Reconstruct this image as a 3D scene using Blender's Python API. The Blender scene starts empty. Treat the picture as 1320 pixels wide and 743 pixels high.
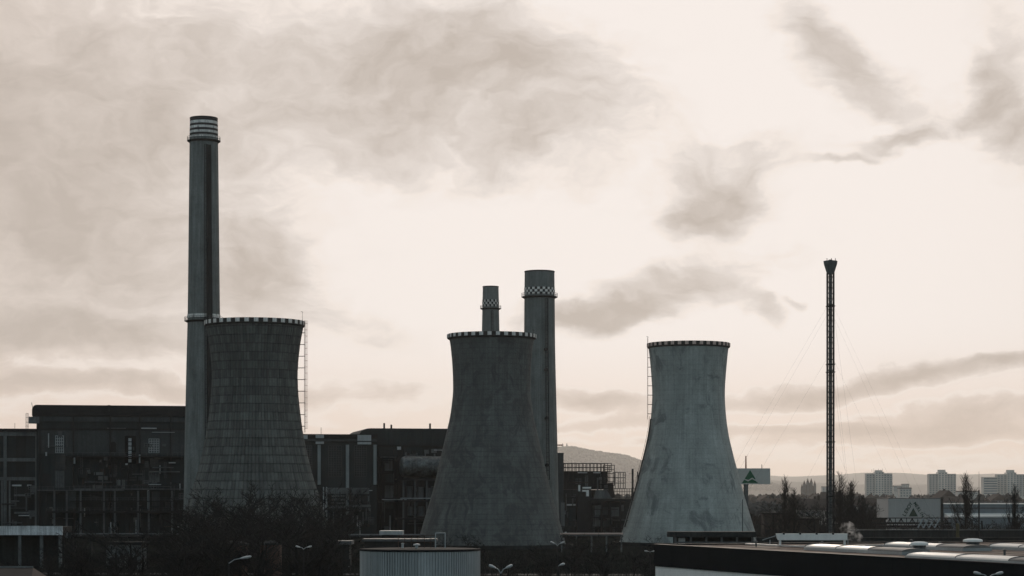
import bpy, math, random
from math import sin, cos, pi, radians, atan, atan2, sqrt
from mathutils import Vector, Matrix

# ------------------------------------------------------------------ camera
scene = bpy.context.scene
COL = scene.collection
CAMH, HOR, FPX = 15.0, 638.0, 2700.0        # eye height, horizon row and focal length in photograph pixels
KD = FPX / 1700.0                           # depths below are noted for a 1700 px lens
cam_d = bpy.data.cameras.new('camera')
cam = bpy.data.objects.new('camera', cam_d)
COL.objects.link(cam)
cam.location = (0, 0, CAMH)
cam.rotation_euler = (radians(90), 0, 0)
cam_d.sensor_width = 36.0
cam_d.lens = FPX / 1320 * 36
cam_d.shift_y = (HOR - 371.5) / 1320
cam_d.clip_start = 0.5
cam_d.clip_end = 80000
scene.camera = cam

# ------------------------------------------------------------------ view, render
vs = scene.view_settings
scene.display_settings.display_device = 'sRGB'
vs.view_transform = 'Standard'
vs.look = 'None'
vs.exposure = 0.0
vs.gamma = 1.0
vs.use_curve_mapping = False
scene.render.engine = 'CYCLES'
cy = scene.cycles
cy.use_denoising = True
cy.use_adaptive_sampling = False
cy.max_bounces = 5
cy.diffuse_bounces = 2
cy.glossy_bounces = 2
cy.transmission_bounces = 2
cy.volume_bounces = 1
cy.transparent_max_bounces = 8
cy.sample_clamp_indirect = 4
cy.filter_width = 1.5

# ------------------------------------------------------------------ sky
SUN_AZ, SUN_EL = radians(3.5), radians(8.0)
world = bpy.data.worlds.new('World')
scene.world = world
world.use_nodes = True


class NT:
    """small helper round a node tree"""
    def __init__(self, tree):
        self.t = tree
        self.n = tree.nodes
        self.l = tree.links

    def node(self, typ, **kw):
        n = self.n.new(typ)
        for k, v in kw.items():
            setattr(n, k, v)
        return n

    def link(self, a, b):
        self.l.new(a, b)

    def put(self, sock, v):
        if isinstance(v, bpy.types.NodeSocket):
            self.l.new(v, sock)
        else:
            sock.default_value = v

    def math(self, op, a, b=None, c=None, clamp=False):
        n = self.node('ShaderNodeMath', operation=op, use_clamp=clamp)
        self.put(n.inputs[0], a)
        if b is not None:
            self.put(n.inputs[1], b)
        if c is not None:
            self.put(n.inputs[2], c)
        return n.outputs[0]

    def mix(self, f, a, b, blend='MIX'):
        n = self.node('ShaderNodeMix', data_type='RGBA', blend_type=blend)
        self.put(n.inputs[0], f)
        for i, v in ((6, a), (7, b)):
            if isinstance(v, (tuple, list)) and len(v) == 3:
                v = (*v, 1)
            self.put(n.inputs[i], v)
        return n.outputs[2]

    def noise(self, vec, scale, detail=4, rough=.55, dist=0.0, out=0):
        n = self.node('ShaderNodeTexNoise')
        if vec is not None:
            self.put(n.inputs['Vector'], vec)
        n.inputs['Scale'].default_value = scale
        n.inputs['Detail'].default_value = detail
        n.inputs['Roughness'].default_value = rough
        n.inputs['Distortion'].default_value = dist
        return n.outputs[out]

    def mapr(self, v, a, b, c, d, smooth=False):
        n = self.node('ShaderNodeMapRange', interpolation_type='SMOOTHSTEP' if smooth else 'LINEAR')
        self.put(n.inputs[0], v)
        for i, x in enumerate((a, b, c, d)):
            n.inputs[i + 1].default_value = x
        return n.outputs[0]

    def mapping(self, vec, loc=(0, 0, 0), rot=(0, 0, 0), sc=(1, 1, 1), typ='POINT'):
        n = self.node('ShaderNodeMapping', vector_type=typ)
        self.put(n.inputs[0], vec)
        n.inputs[1].default_value = loc
        n.inputs[2].default_value = rot
        n.inputs[3].default_value = sc
        return n.outputs[0]

    def vmath(self, op, a, b=None, s=None, out=0):
        n = self.node('ShaderNodeVectorMath', operation=op)
        self.put(n.inputs[0], a)
        if b is not None:
            self.put(n.inputs[1], b)
        if s is not None:
            self.put(n.inputs['Scale'], s)
        return n.outputs[out]


def build_sky():
    w = NT(world.node_tree)
    w.n.clear()
    out = w.node('ShaderNodeOutputWorld')
    bg = w.node('ShaderNodeBackground')
    bg.inputs['Strength'].default_value = 0.1
    w.link(bg.outputs[0], out.inputs[0])
    nish = w.node('ShaderNodeTexSky', sky_type='NISHITA', sun_disc=False)
    nish.sun_elevation = SUN_EL
    nish.sun_rotation = SUN_AZ
    nish.air_density = 1.0
    nish.dust_density = 2.0
    d = w.node('ShaderNodeTexCoord').outputs['Generated']
    sep = w.node('ShaderNodeSeparateXYZ')
    w.link(d, sep.inputs[0])
    az = w.math('ARCTAN2', sep.outputs[0], sep.outputs[1])
    el = w.math('ARCSINE', sep.outputs[2])
    comb = w.node('ShaderNodeCombineXYZ')
    w.link(az, comb.inputs[0])
    w.link(el, comb.inputs[1])
    ae = comb.outputs[0]
    # ragged cloud edges: the direction is warped by two octaves of noise
    w1 = w.noise(w.mapping(ae, sc=(1, 1.6, 1)), 13, 3, .55, out=1)
    w2 = w.noise(w.mapping(ae, sc=(1, 1.9, 1)), 60, 3, .6, out=1)
    off = w.vmath('ADD', w.vmath('SCALE', w.vmath('SUBTRACT', w1, (.5, .5, .5)), s=.055),
                  w.vmath('SCALE', w.vmath('SUBTRACT', w2, (.5, .5, .5)), s=.012))
    flat = w.node('ShaderNodeCombineXYZ')          # layers seen edge-on near the horizon: less vertical relief
    flat.inputs[0].default_value = 1
    w.link(w.mapr(el, .01, .12, .22, 1), flat.inputs[1])
    wae = w.vmath('ADD', ae, w.vmath('MULTIPLY', off, flat.outputs[0]))
    blobs = [  # column, row, half width, half height, tilt, depth of the cloud
        (20, 240, 470, 340, 0, .50), (110, 300, 300, 110, 14, .26), (95, 432, 230, 34, 4, .50), (345, 350, 95, 110, 10, .40),
        (200, 90, 560, 140, -4, .30), (690, 130, 280, 105, 16, .44), (540, 180, 260, 70, 6, .34), (600, 60, 360, 80, 0, .28),
        (940, 235, 125, 66, -20, .56), (905, 275, 80, 36, -10, .36), (850, 372, 225, 40, -17, .64), (760, 402, 120, 26, -5, .45), (985, 386, 50, 26, 30, .45),
        (1040, 30, 80, 50, 40, .42), (1110, 95, 105, 56, 38, .52), (1128, 172, 66, 24, -12, .62), (1075, 206, 40, 11, -10, .45), (1030, 378, 20, 9, 15, .4),
        (1310, 160, 100, 56, 34, .56), (1240, 120, 90, 40, -36, .40), (1312, 50, 70, 110, 0, .34),
        (1190, 486, 250, 24, -7, .52), (1290, 470, 120, 18, -8, .42), (1010, 518, 190, 20, -7, .52), (1260, 530, 240, 22, -4, .62), (1120, 560, 360, 16, -3, .46),
        (770, 520, 140, 20, 2, .62), (760, 548, 130, 10, -3, .5), (900, 560, 300, 10, -2, .35), (1200, 590, 400, 22, 0, .30),
        (110, 497, 290, 17, 3, .45), (470, 515, 170, 34, 0, .40), (470, 430, 120, 40, 12, .26), (1290, 560, 200, 12, -2, .4),
    ]
    acc = None
    for (x, y, rx, ry, a, s) in blobs:
        u, v = (x - 660) / FPX, (HOR - y) / FPX
        A = atan(u)
        E = atan(v * cos(A))
        m = w.mapping(wae, loc=(A, E, 0), rot=(0, 0, radians(-a)), sc=(rx / FPX, ry / FPX, 1), typ='TEXTURE')
        r = w.vmath('LENGTH', m, out=1)
        val = w.mapr(r, 0.1, 1.3, s, 0, True)
        acc = val if acc is None else w.math('ADD', acc, val)
    # general broken veil all over the sky, flattened towards the horizon as cloud layers are
    den = w.math('ADD', sep.outputs[2], 0.16)
    pl = w.node('ShaderNodeCombineXYZ')
    w.link(w.math('DIVIDE', sep.outputs[0], den), pl.inputs[0])
    w.link(w.math('DIVIDE', sep.outputs[1], den), pl.inputs[1])
    veil = w.mapr(w.noise(pl.outputs[0], 1.3, 6, .58, .4), .45, .78, 0, .16, True)
    acc = w.math('ADD', acc, veil)
    # billows: the same noise read a little nearer the sun gives lit and shaded sides
    sunp = (SUN_AZ, SUN_EL, 0)
    toward = w.vmath('SCALE', w.vmath('NORMALIZE', w.vmath('SUBTRACT', sunp, ae)), s=.0075)
    wv = w.mapping(wae, sc=(1, 1.8, 1))
    bil = w.noise(wv, 27, 6, .56)
    bil2 = w.noise(w.vmath('ADD', wv, toward), 27, 6, .56)
    wisp = w.noise(w.mapping(wae, rot=(0, 0, radians(12)), sc=(.55, 3.2, 1)), 40, 5, .6)
    n_all = w.math('ADD', w.math('MULTIPLY', w.math('SUBTRACT', bil, .5), 1.1), w.math('MULTIPLY', w.math('SUBTRACT', wisp, .5), .30))
    fine = w.noise(wv, 95, 4, .6)
    n_all = w.math('ADD', n_all, w.math('MULTIPLY', w.math('SUBTRACT', fine, .5), .40))
    inside = w.mapr(acc, .02, .40, 0, 1, True)
    dens = w.mapr(w.math('ADD', acc, w.math('MULTIPLY', n_all, w.math('MULTIPLY', inside, .62))), .06, .95, 0, 1, True)
    relief = w.math('MULTIPLY', w.math('MULTIPLY', w.math('SUBTRACT', bil2, bil), inside), 1.3)
    dens = w.math('ADD', dens, relief, clamp=True)
    # glow round the hidden sun, dimmer and bluer away from it
    sd = (sin(SUN_AZ) * cos(SUN_EL), cos(SUN_AZ) * cos(SUN_EL), sin(SUN_EL))
    ca = w.vmath('DOT_PRODUCT', d, sd, out=1)
    fall = w.mapr(ca, 0.05, 0.90, 0, 1, True)
    near = w.mapr(ca, cos(radians(19)), cos(radians(5)), 0, 1, True)
    hz = w.mapr(el, 0.0, 0.085, 1, 0, True)
    bright = w.mix(near, (8.2, 7.2, 6.5), (9.3, 8.55, 8.05))
    bright = w.mix(hz, bright, (8.4, 6.65, 5.5))
    dark = w.mix(hz, (5.35, 4.65, 4.1), (5.7, 4.45, 3.65))
    rim = w.math('MULTIPLY', w.mapr(dens, .02, .16, 0, 1, True), w.mapr(dens, .16, .40, 1, 0, True))
    bright = w.mix(w.math('MULTIPLY', rim, .7), bright, (9.7, 8.75, 8.05))
    lit = w.mix(dens, bright, dark)
    far = w.mix(dens, (3.1, 3.95, 4.35), (2.1, 2.65, 2.95))
    cloud = w.mix(fall, far, lit)
    full = w.mix(w.mapr(fall, 0, 1, .30, .0), cloud, nish.outputs[0])
    w.link(full, bg.inputs['Color'])


build_sky()

# ------------------------------------------------------------------ sun (low, veiled by cloud, ahead of the camera)
sl = bpy.data.lights.new('sun', 'SUN')
sl.energy = 0.8
sl.angle = radians(14)
sl.color = (1.0, .86, .72)
sun = bpy.data.objects.new('sun', sl)
COL.objects.link(sun)
sdir = Vector((sin(SUN_AZ) * cos(SUN_EL), cos(SUN_AZ) * cos(SUN_EL), sin(SUN_EL)))
sun.rotation_euler = sdir.to_track_quat('Z', 'Y').to_euler()
sun.location = (0, -20, 60)

# ================================================================== helpers
rnd = random.Random(7)


def P(x, y, D):
    """world point seen in photograph pixel (x, y) at depth D"""
    return Vector(((x - 660) / FPX * D, D, CAMH - (y - HOR) / FPX * D))


def ZP(y, D):
    return CAMH - (y - HOR) / FPX * D


def XP(x, D):
    return (x - 660) / FPX * D


class MB:
    """collects geometry of one mesh"""
    def __init__(self):
        self.v = []
        self.f = []

    def add(self, vs_, fs):
        o = len(self.v)
        self.v += [tuple(p) for p in vs_]
        self.f += [tuple(i + o for i in f) for f in fs]
        return self

    def box(self, x0, x1, y0, y1, z0, z1):
        return self.add([(x0, y0, z0), (x1, y0, z0), (x1, y1, z0), (x0, y1, z0), (x0, y0, z1), (x1, y0, z1), (x1, y1, z1), (x0, y1, z1)],
                        [(0, 3, 2, 1), (4, 5, 6, 7), (0, 1, 5, 4), (1, 2, 6, 5), (2, 3, 7, 6), (3, 0, 4, 7)])

    def tube(self, a, b, r0, r1=None, n=6, cap=True):
        a, b = Vector(a), Vector(b)
        r1 = r0 if r1 is None else r1
        d = b - a
        if d.length < 1e-6:
            return self
        d.normalize()
        s = d.cross(Vector((0, 0, 1)) if abs(d.z) < .9 else Vector((1, 0, 0))).normalized()
        t = d.cross(s)
        vs_ = []
        for c, r in ((a, r0), (b, r1)):
            for i in range(n):
                k = 2 * pi * i / n
                vs_.append(c + s * cos(k) * r + t * sin(k) * r)
        fs = [(i, n + i, n + (i + 1) % n, (i + 1) % n) for i in range(n)]
        if cap:
            fs += [tuple(range(n)), tuple(range(2 * n - 1, n - 1, -1))]
        return self.add(vs_, fs)

    def path(self, pts, r, n=6):
        for a, b in zip(pts, pts[1:]):
            self.tube(a, b, r, r, n)
        return self

    def lathe(self, prof, n=48, c=(0, 0, 0), close=False, a0=0.0, a1=2 * pi):
        """prof: list of (radius, z)"""
        full = abs(a1 - a0 - 2 * pi) < 1e-6
        m = n if full else n + 1
        vs_ = []
        for (r, z) in prof:
            for i in range(m):
                k = a0 + (a1 - a0) * i / n
                vs_.append((c[0] + r * cos(k), c[1] + r * sin(k), c[2] + z))
        fs = []
        for j in range(len(prof) - 1 if not close else len(prof)):
            j2 = (j + 1) % len(prof)
            for i in range(n):
                i2 = (i + 1) % m
                fs.append((j * m + i, j * m + i2, j2 * m + i2, j2 * m + i))
        if close and not full:
            fs.append(tuple(j * m for j in range(len(prof))))
            fs.append(tuple(j * m + n for j in range(len(prof) - 1, -1, -1)))
        return self.add(vs_, fs)

    def prism(self, poly, y0, y1):
        """polygon in x, z swept along y"""
        n = len(poly)
        vs_ = [(x, y0, z) for x, z in poly] + [(x, y1, z) for x, z in poly]
        fs = [tuple(range(n)), tuple(range(2 * n - 1, n - 1, -1))] + [(i, n + i, n + (i + 1) % n, (i + 1) % n) for i in range(n)]
        return self.add(vs_, fs)

    def sprism(self, poly, z0, z1):
        """polygon in x, y swept along z"""
        n = len(poly)
        vs_ = [(x, y, z0) for x, y in poly] + [(x, y, z1) for x, y in poly]
        fs = [tuple(range(n - 1, -1, -1)), tuple(range(n, 2 * n))] + [(i, (i + 1) % n, n + (i + 1) % n, n + i) for i in range(n)]
        return self.add(vs_, fs)

    def mesh(self, name, mat, smooth=False):
        me = bpy.data.meshes.new(name)
        me.from_pydata(self.v, [], self.f)
        if mat is not None:
            me.materials.append(mat)
        if smooth:
            me.polygons.foreach_set('use_smooth', [True] * len(me.polygons))
        me.update()
        return me


def obj(name, me, parent=None, loc=None, rot=None, mat=None, smooth=False):
    if isinstance(me, MB):
        me = me.mesh(name, mat, smooth)
    o = bpy.data.objects.new(name, me)
    COL.objects.link(o)
    if parent is not None:
        o.parent = parent
    if loc is not None:
        o.location = loc
    if rot is not None:
        o.rotation_euler = rot
    return o


def tag(o, label, cat, group=None):
    o['label'] = label
    o['category'] = cat
    if group:
        o['group'] = group
    return o


def thing(name, label, cat, loc=(0, 0, 0), rz=0.0, group=None):
    o = bpy.data.objects.new(name, None)
    COL.objects.link(o)
    o.location = loc
    o.rotation_euler = (0, 0, rz)
    o.empty_display_size = .5
    return tag(o, label, cat, group)


def copy_thing(o, loc, rz=0.0, sc=1.0, label=None, parent=None):
    c = o.copy()
    COL.objects.link(c)
    c.parent = parent
    if parent is None:
        c.location = loc
        c.rotation_euler = (0, 0, rz)
        c.scale = (sc, sc, sc) if not isinstance(sc, tuple) else sc
    if label:
        c['label'] = label
    for ch in o.children:
        copy_thing(ch, None, parent=c)
    return c


# ------------------------------------------------------------------ materials
def mat_base(name):
    m = bpy.data.materials.new(name)
    m.use_nodes = True
    t = NT(m.node_tree)
    return m, t, m.node_tree.nodes['Principled BSDF']


ALBEDO_SCALE = .66       # base colours outside PALE darkened evenly to offset the brighter sky
PALE = {'white_paint', 'wall_white', 'roof_white', 'lamp_white', 'polycarbonate', 'concrete_pale', 'flat_panel', 'flat_panel_grey', 'flat_window', 'sign_white', 'store_white',
        'pink_paint', 'galvanised', 'pale_steel', 'logo_green', 'red_paint', 'blue_grey_clad', 'house_wall', 'far_wood'}


def mat(name, col, rough=.8, var=.25, scale=1.0, metal=0.0, streak=0.0, bump=.0, stain=None, spec=.3, fine=6.0):
    """weathered surface: two scales of tone variation, vertical run-off streaks, optional blotches"""
    if name not in PALE:
        col = tuple(c * ALBEDO_SCALE for c in col)
    m, t, b = mat_base(name)
    co = t.node('ShaderNodeTexCoord').outputs['Object']
    n1 = t.noise(co, .12 * scale, 5, .6)
    n2 = t.noise(co, fine * scale * .3, 4, .65)
    f = t.mapr(n1, .3, .7, 1 - var, 1 + var)
    f = t.math('MULTIPLY', f, t.mapr(n2, .3, .7, 1 - var * .5, 1 + var * .5))
    if streak:
        n3 = t.noise(t.mapping(co, sc=(1, 1, .04)), 1.1 * scale, 4, .7)
        f = t.math('MULTIPLY', f, t.mapr(n3, .3, .7, 1 - streak, 1 + streak))
    c = t.mix(1.0, (*col, 1), f, 'MULTIPLY')
    if stain:
        scol, lo, hi, ss = stain
        n4 = t.noise(t.mapping(co, sc=(1, 1, .6)), ss, 6, .62, .6)
        c = t.mix(t.mapr(n4, lo, hi, 0, 1, True), c, (*scol, 1))
    t.link(c, b.inputs['Base Color'])
    b.inputs['Roughness'].default_value = rough
    b.inputs['Metallic'].default_value = metal
    b.inputs['Specular IOR Level'].default_value = spec
    if bump:
        bn = t.node('ShaderNodeBump')
        bn.inputs['Strength'].default_value = bump
        bn.inputs['Distance'].default_value = .15
        t.link(n2, bn.inputs['Height'])
        t.link(bn.outputs[0], b.inputs['Normal'])
    return m


def mat_tower(name, col, cols, course, pvar, streak, stain=None, joint=0.0):
    """formwork concrete shell: tone differs from shutter to shutter, joints between lifts, run-off streaks"""
    col = tuple(c * ALBEDO_SCALE for c in col)
    m, t, b = mat_base(name)
    co = t.node('ShaderNodeTexCoord').outputs['Object']
    s = t.node('ShaderNodeSeparateXYZ')
    t.link(co, s.inputs[0])
    ang = t.math('ARCTAN2', s.outputs[1], s.outputs[0])
    u = t.math('MULTIPLY', ang, cols / (2 * pi))
    v = t.math('DIVIDE', t.math('SUBTRACT', s.outputs[2], 1.0), course)
    cu, cv = t.math('FLOOR', u), t.math('FLOOR', v)
    cc = t.node('ShaderNodeCombineXYZ')
    t.link(cu, cc.inputs[0])
    t.link(cv, cc.inputs[1])
    wn = t.node('ShaderNodeTexWhiteNoise', noise_dimensions='2D')
    t.link(cc.outputs[0], wn.inputs['Vector'])
    rown = t.node('ShaderNodeTexWhiteNoise', noise_dimensions='1D')
    t.link(cv, rown.inputs['W'])
    f = t.mapr(wn.outputs[0], 0, 1, 1 - pvar, 1 + pvar)
    f = t.math('MULTIPLY', f, t.mapr(rown.outputs[0], 0, 1, 1 - pvar * .45, 1 + pvar * .45))
    uv = t.node('ShaderNodeCombineXYZ')
    t.link(t.math('MULTIPLY', ang, 12), uv.inputs[0])
    t.link(s.outputs[2], uv.inputs[1])
    st = t.noise(t.mapping(uv.outputs[0], sc=(1.6, .035, 1)), 1.0, 5, .7)
    st2 = t.noise(t.mapping(uv.outputs[0], sc=(.22, .06, 1)), 1.0, 4, .6)
    f = t.math('MULTIPLY', f, t.mapr(st, .28, .72, 1 - streak, 1 + streak))
    f = t.math('MULTIPLY', f, t.mapr(st2, .3, .7, 1 - streak * .8, 1 + streak * .8))
    bl = t.noise(co, .16, 6, .68)
    f = t.math('MULTIPLY', f, t.mapr(bl, .3, .7, .82, 1.16))
    gr = t.noise(co, 2.2, 4, .7)
    f = t.math('MULTIPLY', f, t.mapr(gr, .3, .7, .86, 1.14))
    if joint:       # groove shade painted into the colour along the joints between shutter panels
        fu, fv = t.math('FRACT', u), t.math('FRACT', v)
        jn = t.noise(co, .35, 4, .65)
        jn2 = t.noise(t.mapping(co, loc=(7, 3, 1), sc=(1, 1, .4)), .5, 4, .65)
        gv = t.math('MULTIPLY', t.mapr(fv, .84, .97, 0, 1), t.mapr(jn, .34, .62, .30 * joint, .70 * joint))
        gu = t.math('MULTIPLY', t.mapr(t.math('ABSOLUTE', t.math('SUBTRACT', fu, .5)), .28, .42, 0, 1), t.mapr(jn2, .36, .68, .06 * joint ** 3, .55 * joint ** 3))
        f = t.math('MULTIPLY', f, t.math('SUBTRACT', 1, gv))
        f = t.math('MULTIPLY', f, t.math('SUBTRACT', 1, gu))
    c = t.mix(1.0, (*col, 1), f, 'MULTIPLY')
    if stain:
        scol, lo, hi, ss, k = stain
        scol = tuple(c * ALBEDO_SCALE for c in scol)
        n4 = t.noise(t.mapping(co, sc=(1, 1, .7)), ss, 7, .66, .8)
        c = t.mix(t.mapr(n4, lo, hi, 0, k, True), c, (*scol, 1))
    t.link(c, b.inputs['Base Color'])
    b.inputs['Roughness'].default_value = .9
    b.inputs['Specular IOR Level'].default_value = .2
    bn = t.node('ShaderNodeBump')
    bn.inputs['Strength'].default_value = .5
    bn.inputs['Distance'].default_value = .2
    t.link(gr, bn.inputs['Height'])
    t.link(bn.outputs[0], b.inputs['Normal'])
    return m


M = {}
M['ground'] = mat('ground_soil', (.026, .029, .027), 1.0, .5, .6, spec=0.0)
M['asphalt'] = mat('asphalt', (.045, .047, .05), .85, .3, .8)
M['tower_ribbed'] = mat_tower('tower_ribbed', (.205, .212, .20), 96, 2.2, .22, .20, ((.115, .12, .12), .50, .66, .07, .55), joint=.85)
M['tower_dark'] = mat_tower('tower_dark', (.20, .21, .203), 64, 1.45, .03, .22, ((.115, .12, .12), .47, .62, .28, .75), joint=.5)
M['tower_pale'] = mat_tower('tower_pale', (.57, .605, .58), 70, 1.45, .018, .20, ((.25, .275, .275), .52, .66, .15, .75), joint=.25)
M['tower_inner'] = mat('tower_inner', (.10, .105, .105), .95, .3)
M['stack_dark'] = mat_tower('stack_dark', (.29, .31, .30), 40, 2.5, .04, .34)
M['stack_pale'] = mat_tower('stack_pale', (.28, .30, .29), 36, 2.5, .04, .30)
M['dark_paint'] = mat('dark_paint', (.055, .05, .05), .75, .3)
M['white_paint'] = mat('white_paint', (.78, .74, .70), .8, .3, 2.5, streak=.28, stain=((.26, .25, .24), .56, .72, .5))
M['red_paint'] = mat('red_paint', (.36, .15, .11), .7, .3)
M['pink_paint'] = mat('pink_paint', (.62, .46, .40), .7, .2)
M['black_steel'] = mat('black_steel', (.035, .037, .04), .6, .3, metal=.3)
M['grey_steel'] = mat('grey_steel', (.16, .17, .175), .55, .3, metal=.4, streak=.2)
M['pale_steel'] = mat('pale_steel', (.42, .43, .43), .5, .25, metal=.2, streak=.15)
M['galv'] = mat('galvanised', (.38, .40, .41), .45, .2, metal=.5)
M['cladding'] = mat('cladding_dark_green', (.030, .042, .045), .7, .25, 1.0, streak=.18)
M['cladding_light'] = mat('cladding_grey', (.070, .082, .085), .7, .3, 1.0, streak=.2)
M['concrete'] = mat('concrete_grey', (.19, .20, .20), .9, .3, 1.0, streak=.25)
M['concrete_dark'] = mat('concrete_sooty', (.040, .045, .046), .9, .35, 1.0, streak=.3)
M['concrete_pale'] = mat('concrete_pale', (.55, .56, .57), .9, .4, 3.0, streak=.4)
M['brick_dark'] = mat('brick_sooty', (.075, .062, .056), .9, .3, 1.5, streak=.2)
M['brown_tank'] = mat('brown_rust_tank', (.11, .068, .055), .8, .35, 1.5, streak=.3)
M['glass_dark'] = mat('glass_dark', (.03, .034, .038), .25, .3, 4.0, spec=.5)
M['glass_grimy'] = mat('glass_grimy', (.14, .15, .155), .5, .4, 6.0)
M['roof_felt'] = mat('roof_felt', (.035, .038, .04), .9, .3, spec=.1)
M['fascia_black'] = mat('fascia_black', (.016, .020, .023), .9, .12, 1.0, spec=.05)
M['wall_white'] = mat('wall_white', (.86, .85, .82), .7, .1, 1.0, streak=.06)
M['insul'] = mat('insulation_sheet', (.17, .18, .18), .45, .7, 5.0, metal=.45, streak=.5)
M['trunk'] = mat('bark', (.030, .030, .029), .95, .3, 2)
M['twig'] = mat('twigs', (.026, .027, .027), .95, .3, 2)
M['bramble'] = mat('bramble', (.026, .028, .027), 1.0, .4, 2)
M['wood_far'] = mat('far_wood', (.036, .040, .041), .95, .4, .05)
M['hill'] = mat('hill', (.065, .065, .06), .95, .15, .02)
M['flat_wall'] = mat('flat_panel', (.80, .73, .66), .85, .08, .6)
M['flat_wall_grey'] = mat('flat_panel_grey', (.66, .61, .56), .85, .1, .6)
M['flat_window'] = mat('flat_window', (.26, .265, .27), .4, .3)
M['house_wall'] = mat('house_wall', (.34, .32, .30), .9, .2, .5)
M['house_wall_grey'] = mat('house_wall_grey', (.20, .20, .20), .9, .2, .5)
M['house_roof'] = mat('house_roof', (.11, .085, .075), .9, .25, .5)
M['green_logo'] = mat('logo_green', (.03, .13, .07), .6, .08)
M['green_dark'] = mat('logo_green_dark', (.035, .085, .06), .6, .08)
M['sign_white'] = mat('sign_white', (.54, .54, .51), .55, .06, streak=.05)
M['store_white'] = mat('store_white', (.47, .45, .43), .7, .07, streak=.06)
M['blue_grey'] = mat('blue_grey_clad', (.17, .20, .22), .65, .12, streak=.06)
M['roof_white'] = mat('roof_white', (.66, .65, .62), .6, .12)
M['yellow_post'] = mat('yellow_post', (.15, .125, .06), .7, .2)
M['poly'] = mat('polycarbonate', (.78, .71, .65), .38, .10, 1.5, spec=.5)
M['poly_dusty'] = mat('polycarbonate_dusty', (.30, .28, .265), .6, .3, 1.5, spec=.3)
M['pilaster'] = mat('render_pilaster', (.36, .39, .39), .9, .2, 1.0, streak=.2)
M['lamp_white'] = mat('lamp_white', (.50, .51, .52), .45, .08)


def mat_roof():
    """flat roof with ponding: damp patches are glossier and browner"""
    m, t, b = mat_base('flat_roof_membrane')
    co = t.node('ShaderNodeTexCoord').outputs['Object']
    n = t.noise(co, .16, 5, .6, .4)
    k = t.mapr(n, .42, .6, 0, 1, True)
    g = t.noise(co, 2.5, 4, .7)
    c = t.mix(k, (.185, .132, .105, 1), (.095, .072, .06, 1))
    c = t.mix(1.0, c, t.mapr(g, .3, .7, .8, 1.2), 'MULTIPLY')
    t.link(c, b.inputs['Base Color'])
    t.link(t.mapr(k, 0, 1, .95, .7), b.inputs['Roughness'])
    b.inputs['Specular IOR Level'].default_value = .15
    return m


M['roof_damp'] = mat_roof()


def mat_tank():
    return [mat('tank_cladding', c, .5, .12, 1.0, metal=.15, streak=.22, stain=((.24, .25, .25), .56, .80, .45)) for c in ((.66, .70, .71), (.58, .62, .63), (.62, .655, .66))]


M['tank'] = mat_tank()

# ================================================================== the setting
# ground, one sheet to the horizon
gr = MB()
gr.add([(-26000, -600, 0), (26000, -600, 0), (26000, 36000, 0), (-26000, 36000, 0)], [(0, 1, 2, 3)])
g = obj('ground', gr, mat=M['ground'])
g['kind'] = 'structure'
# service road in front of the towers
rd = MB()
rd.add([(-140, 398, .012), (90, 384, .012), (90, 392, .012), (-140, 406, .012)], [(0, 1, 2, 3)])
o = obj('road', rd, mat=M['asphalt'])
o['kind'] = 'structure'


def ridge_profile(pts):
    def f(x):
        for (xa, ya), (xb, yb) in zip(pts, pts[1:]):
            if xa <= x <= xb:
                k = (x - xa) / (xb - xa)
                k = k * k * (3 - 2 * k) * .5 + k * .5
                return ya + (yb - ya) * k
        return pts[0][1] if x < pts[0][0] else pts[-1][1]
    return f


def terrain(name, pts, D, depth, rough, seed, step, x0, x1):
    """ridge whose crest row follows the heights given in metres"""
    f = ridge_profile(pts)
    R = random.Random(seed)
    n = int((x1 - x0) / step) + 1
    ph = [(R.uniform(0, 6.28), R.uniform(.6, 1.4)) for _ in range(6)]

    def wob(x):
        return sum(sin(x / (90 * (i + 1) * a) + p) * rough / (1.2 + .4 * (5 - i)) for i, (p, a) in enumerate(ph))
    rows = [(-1.0, -2.0, 0), (-.7, .10, .2), (-.4, .42, .5), (-.15, .82, .9), (0, 1.0, 1.0), (.3, .85, .8), (1.0, -.1, 0)]
    mb = MB()
    vs_, fs = [], []
    for (ky, kz, kw) in rows:
        for i in range(n):
            x = x0 + i * step
            h = f(x) + wob(x)
            z = (h * kz if kz > 0 else kz) + (R.uniform(-1, 1) * rough * .3 if 0 < kz < 1 else 0)
            vs_.append((x, D + ky * depth + R.uniform(-1, 1) * depth * .02, z))
    for j in range(len(rows) - 1):
        for i in range(n - 1):
            fs.append((j * n + i, j * n + i + 1, (j + 1) * n + i + 1, (j + 1) * n + i))
    mb.add(vs_, fs)
    o = obj(name, mb, mat=M['hill'], smooth=True)
    o['kind'] = 'structure'
    return lambda x: f(x) + wob(x)


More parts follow.
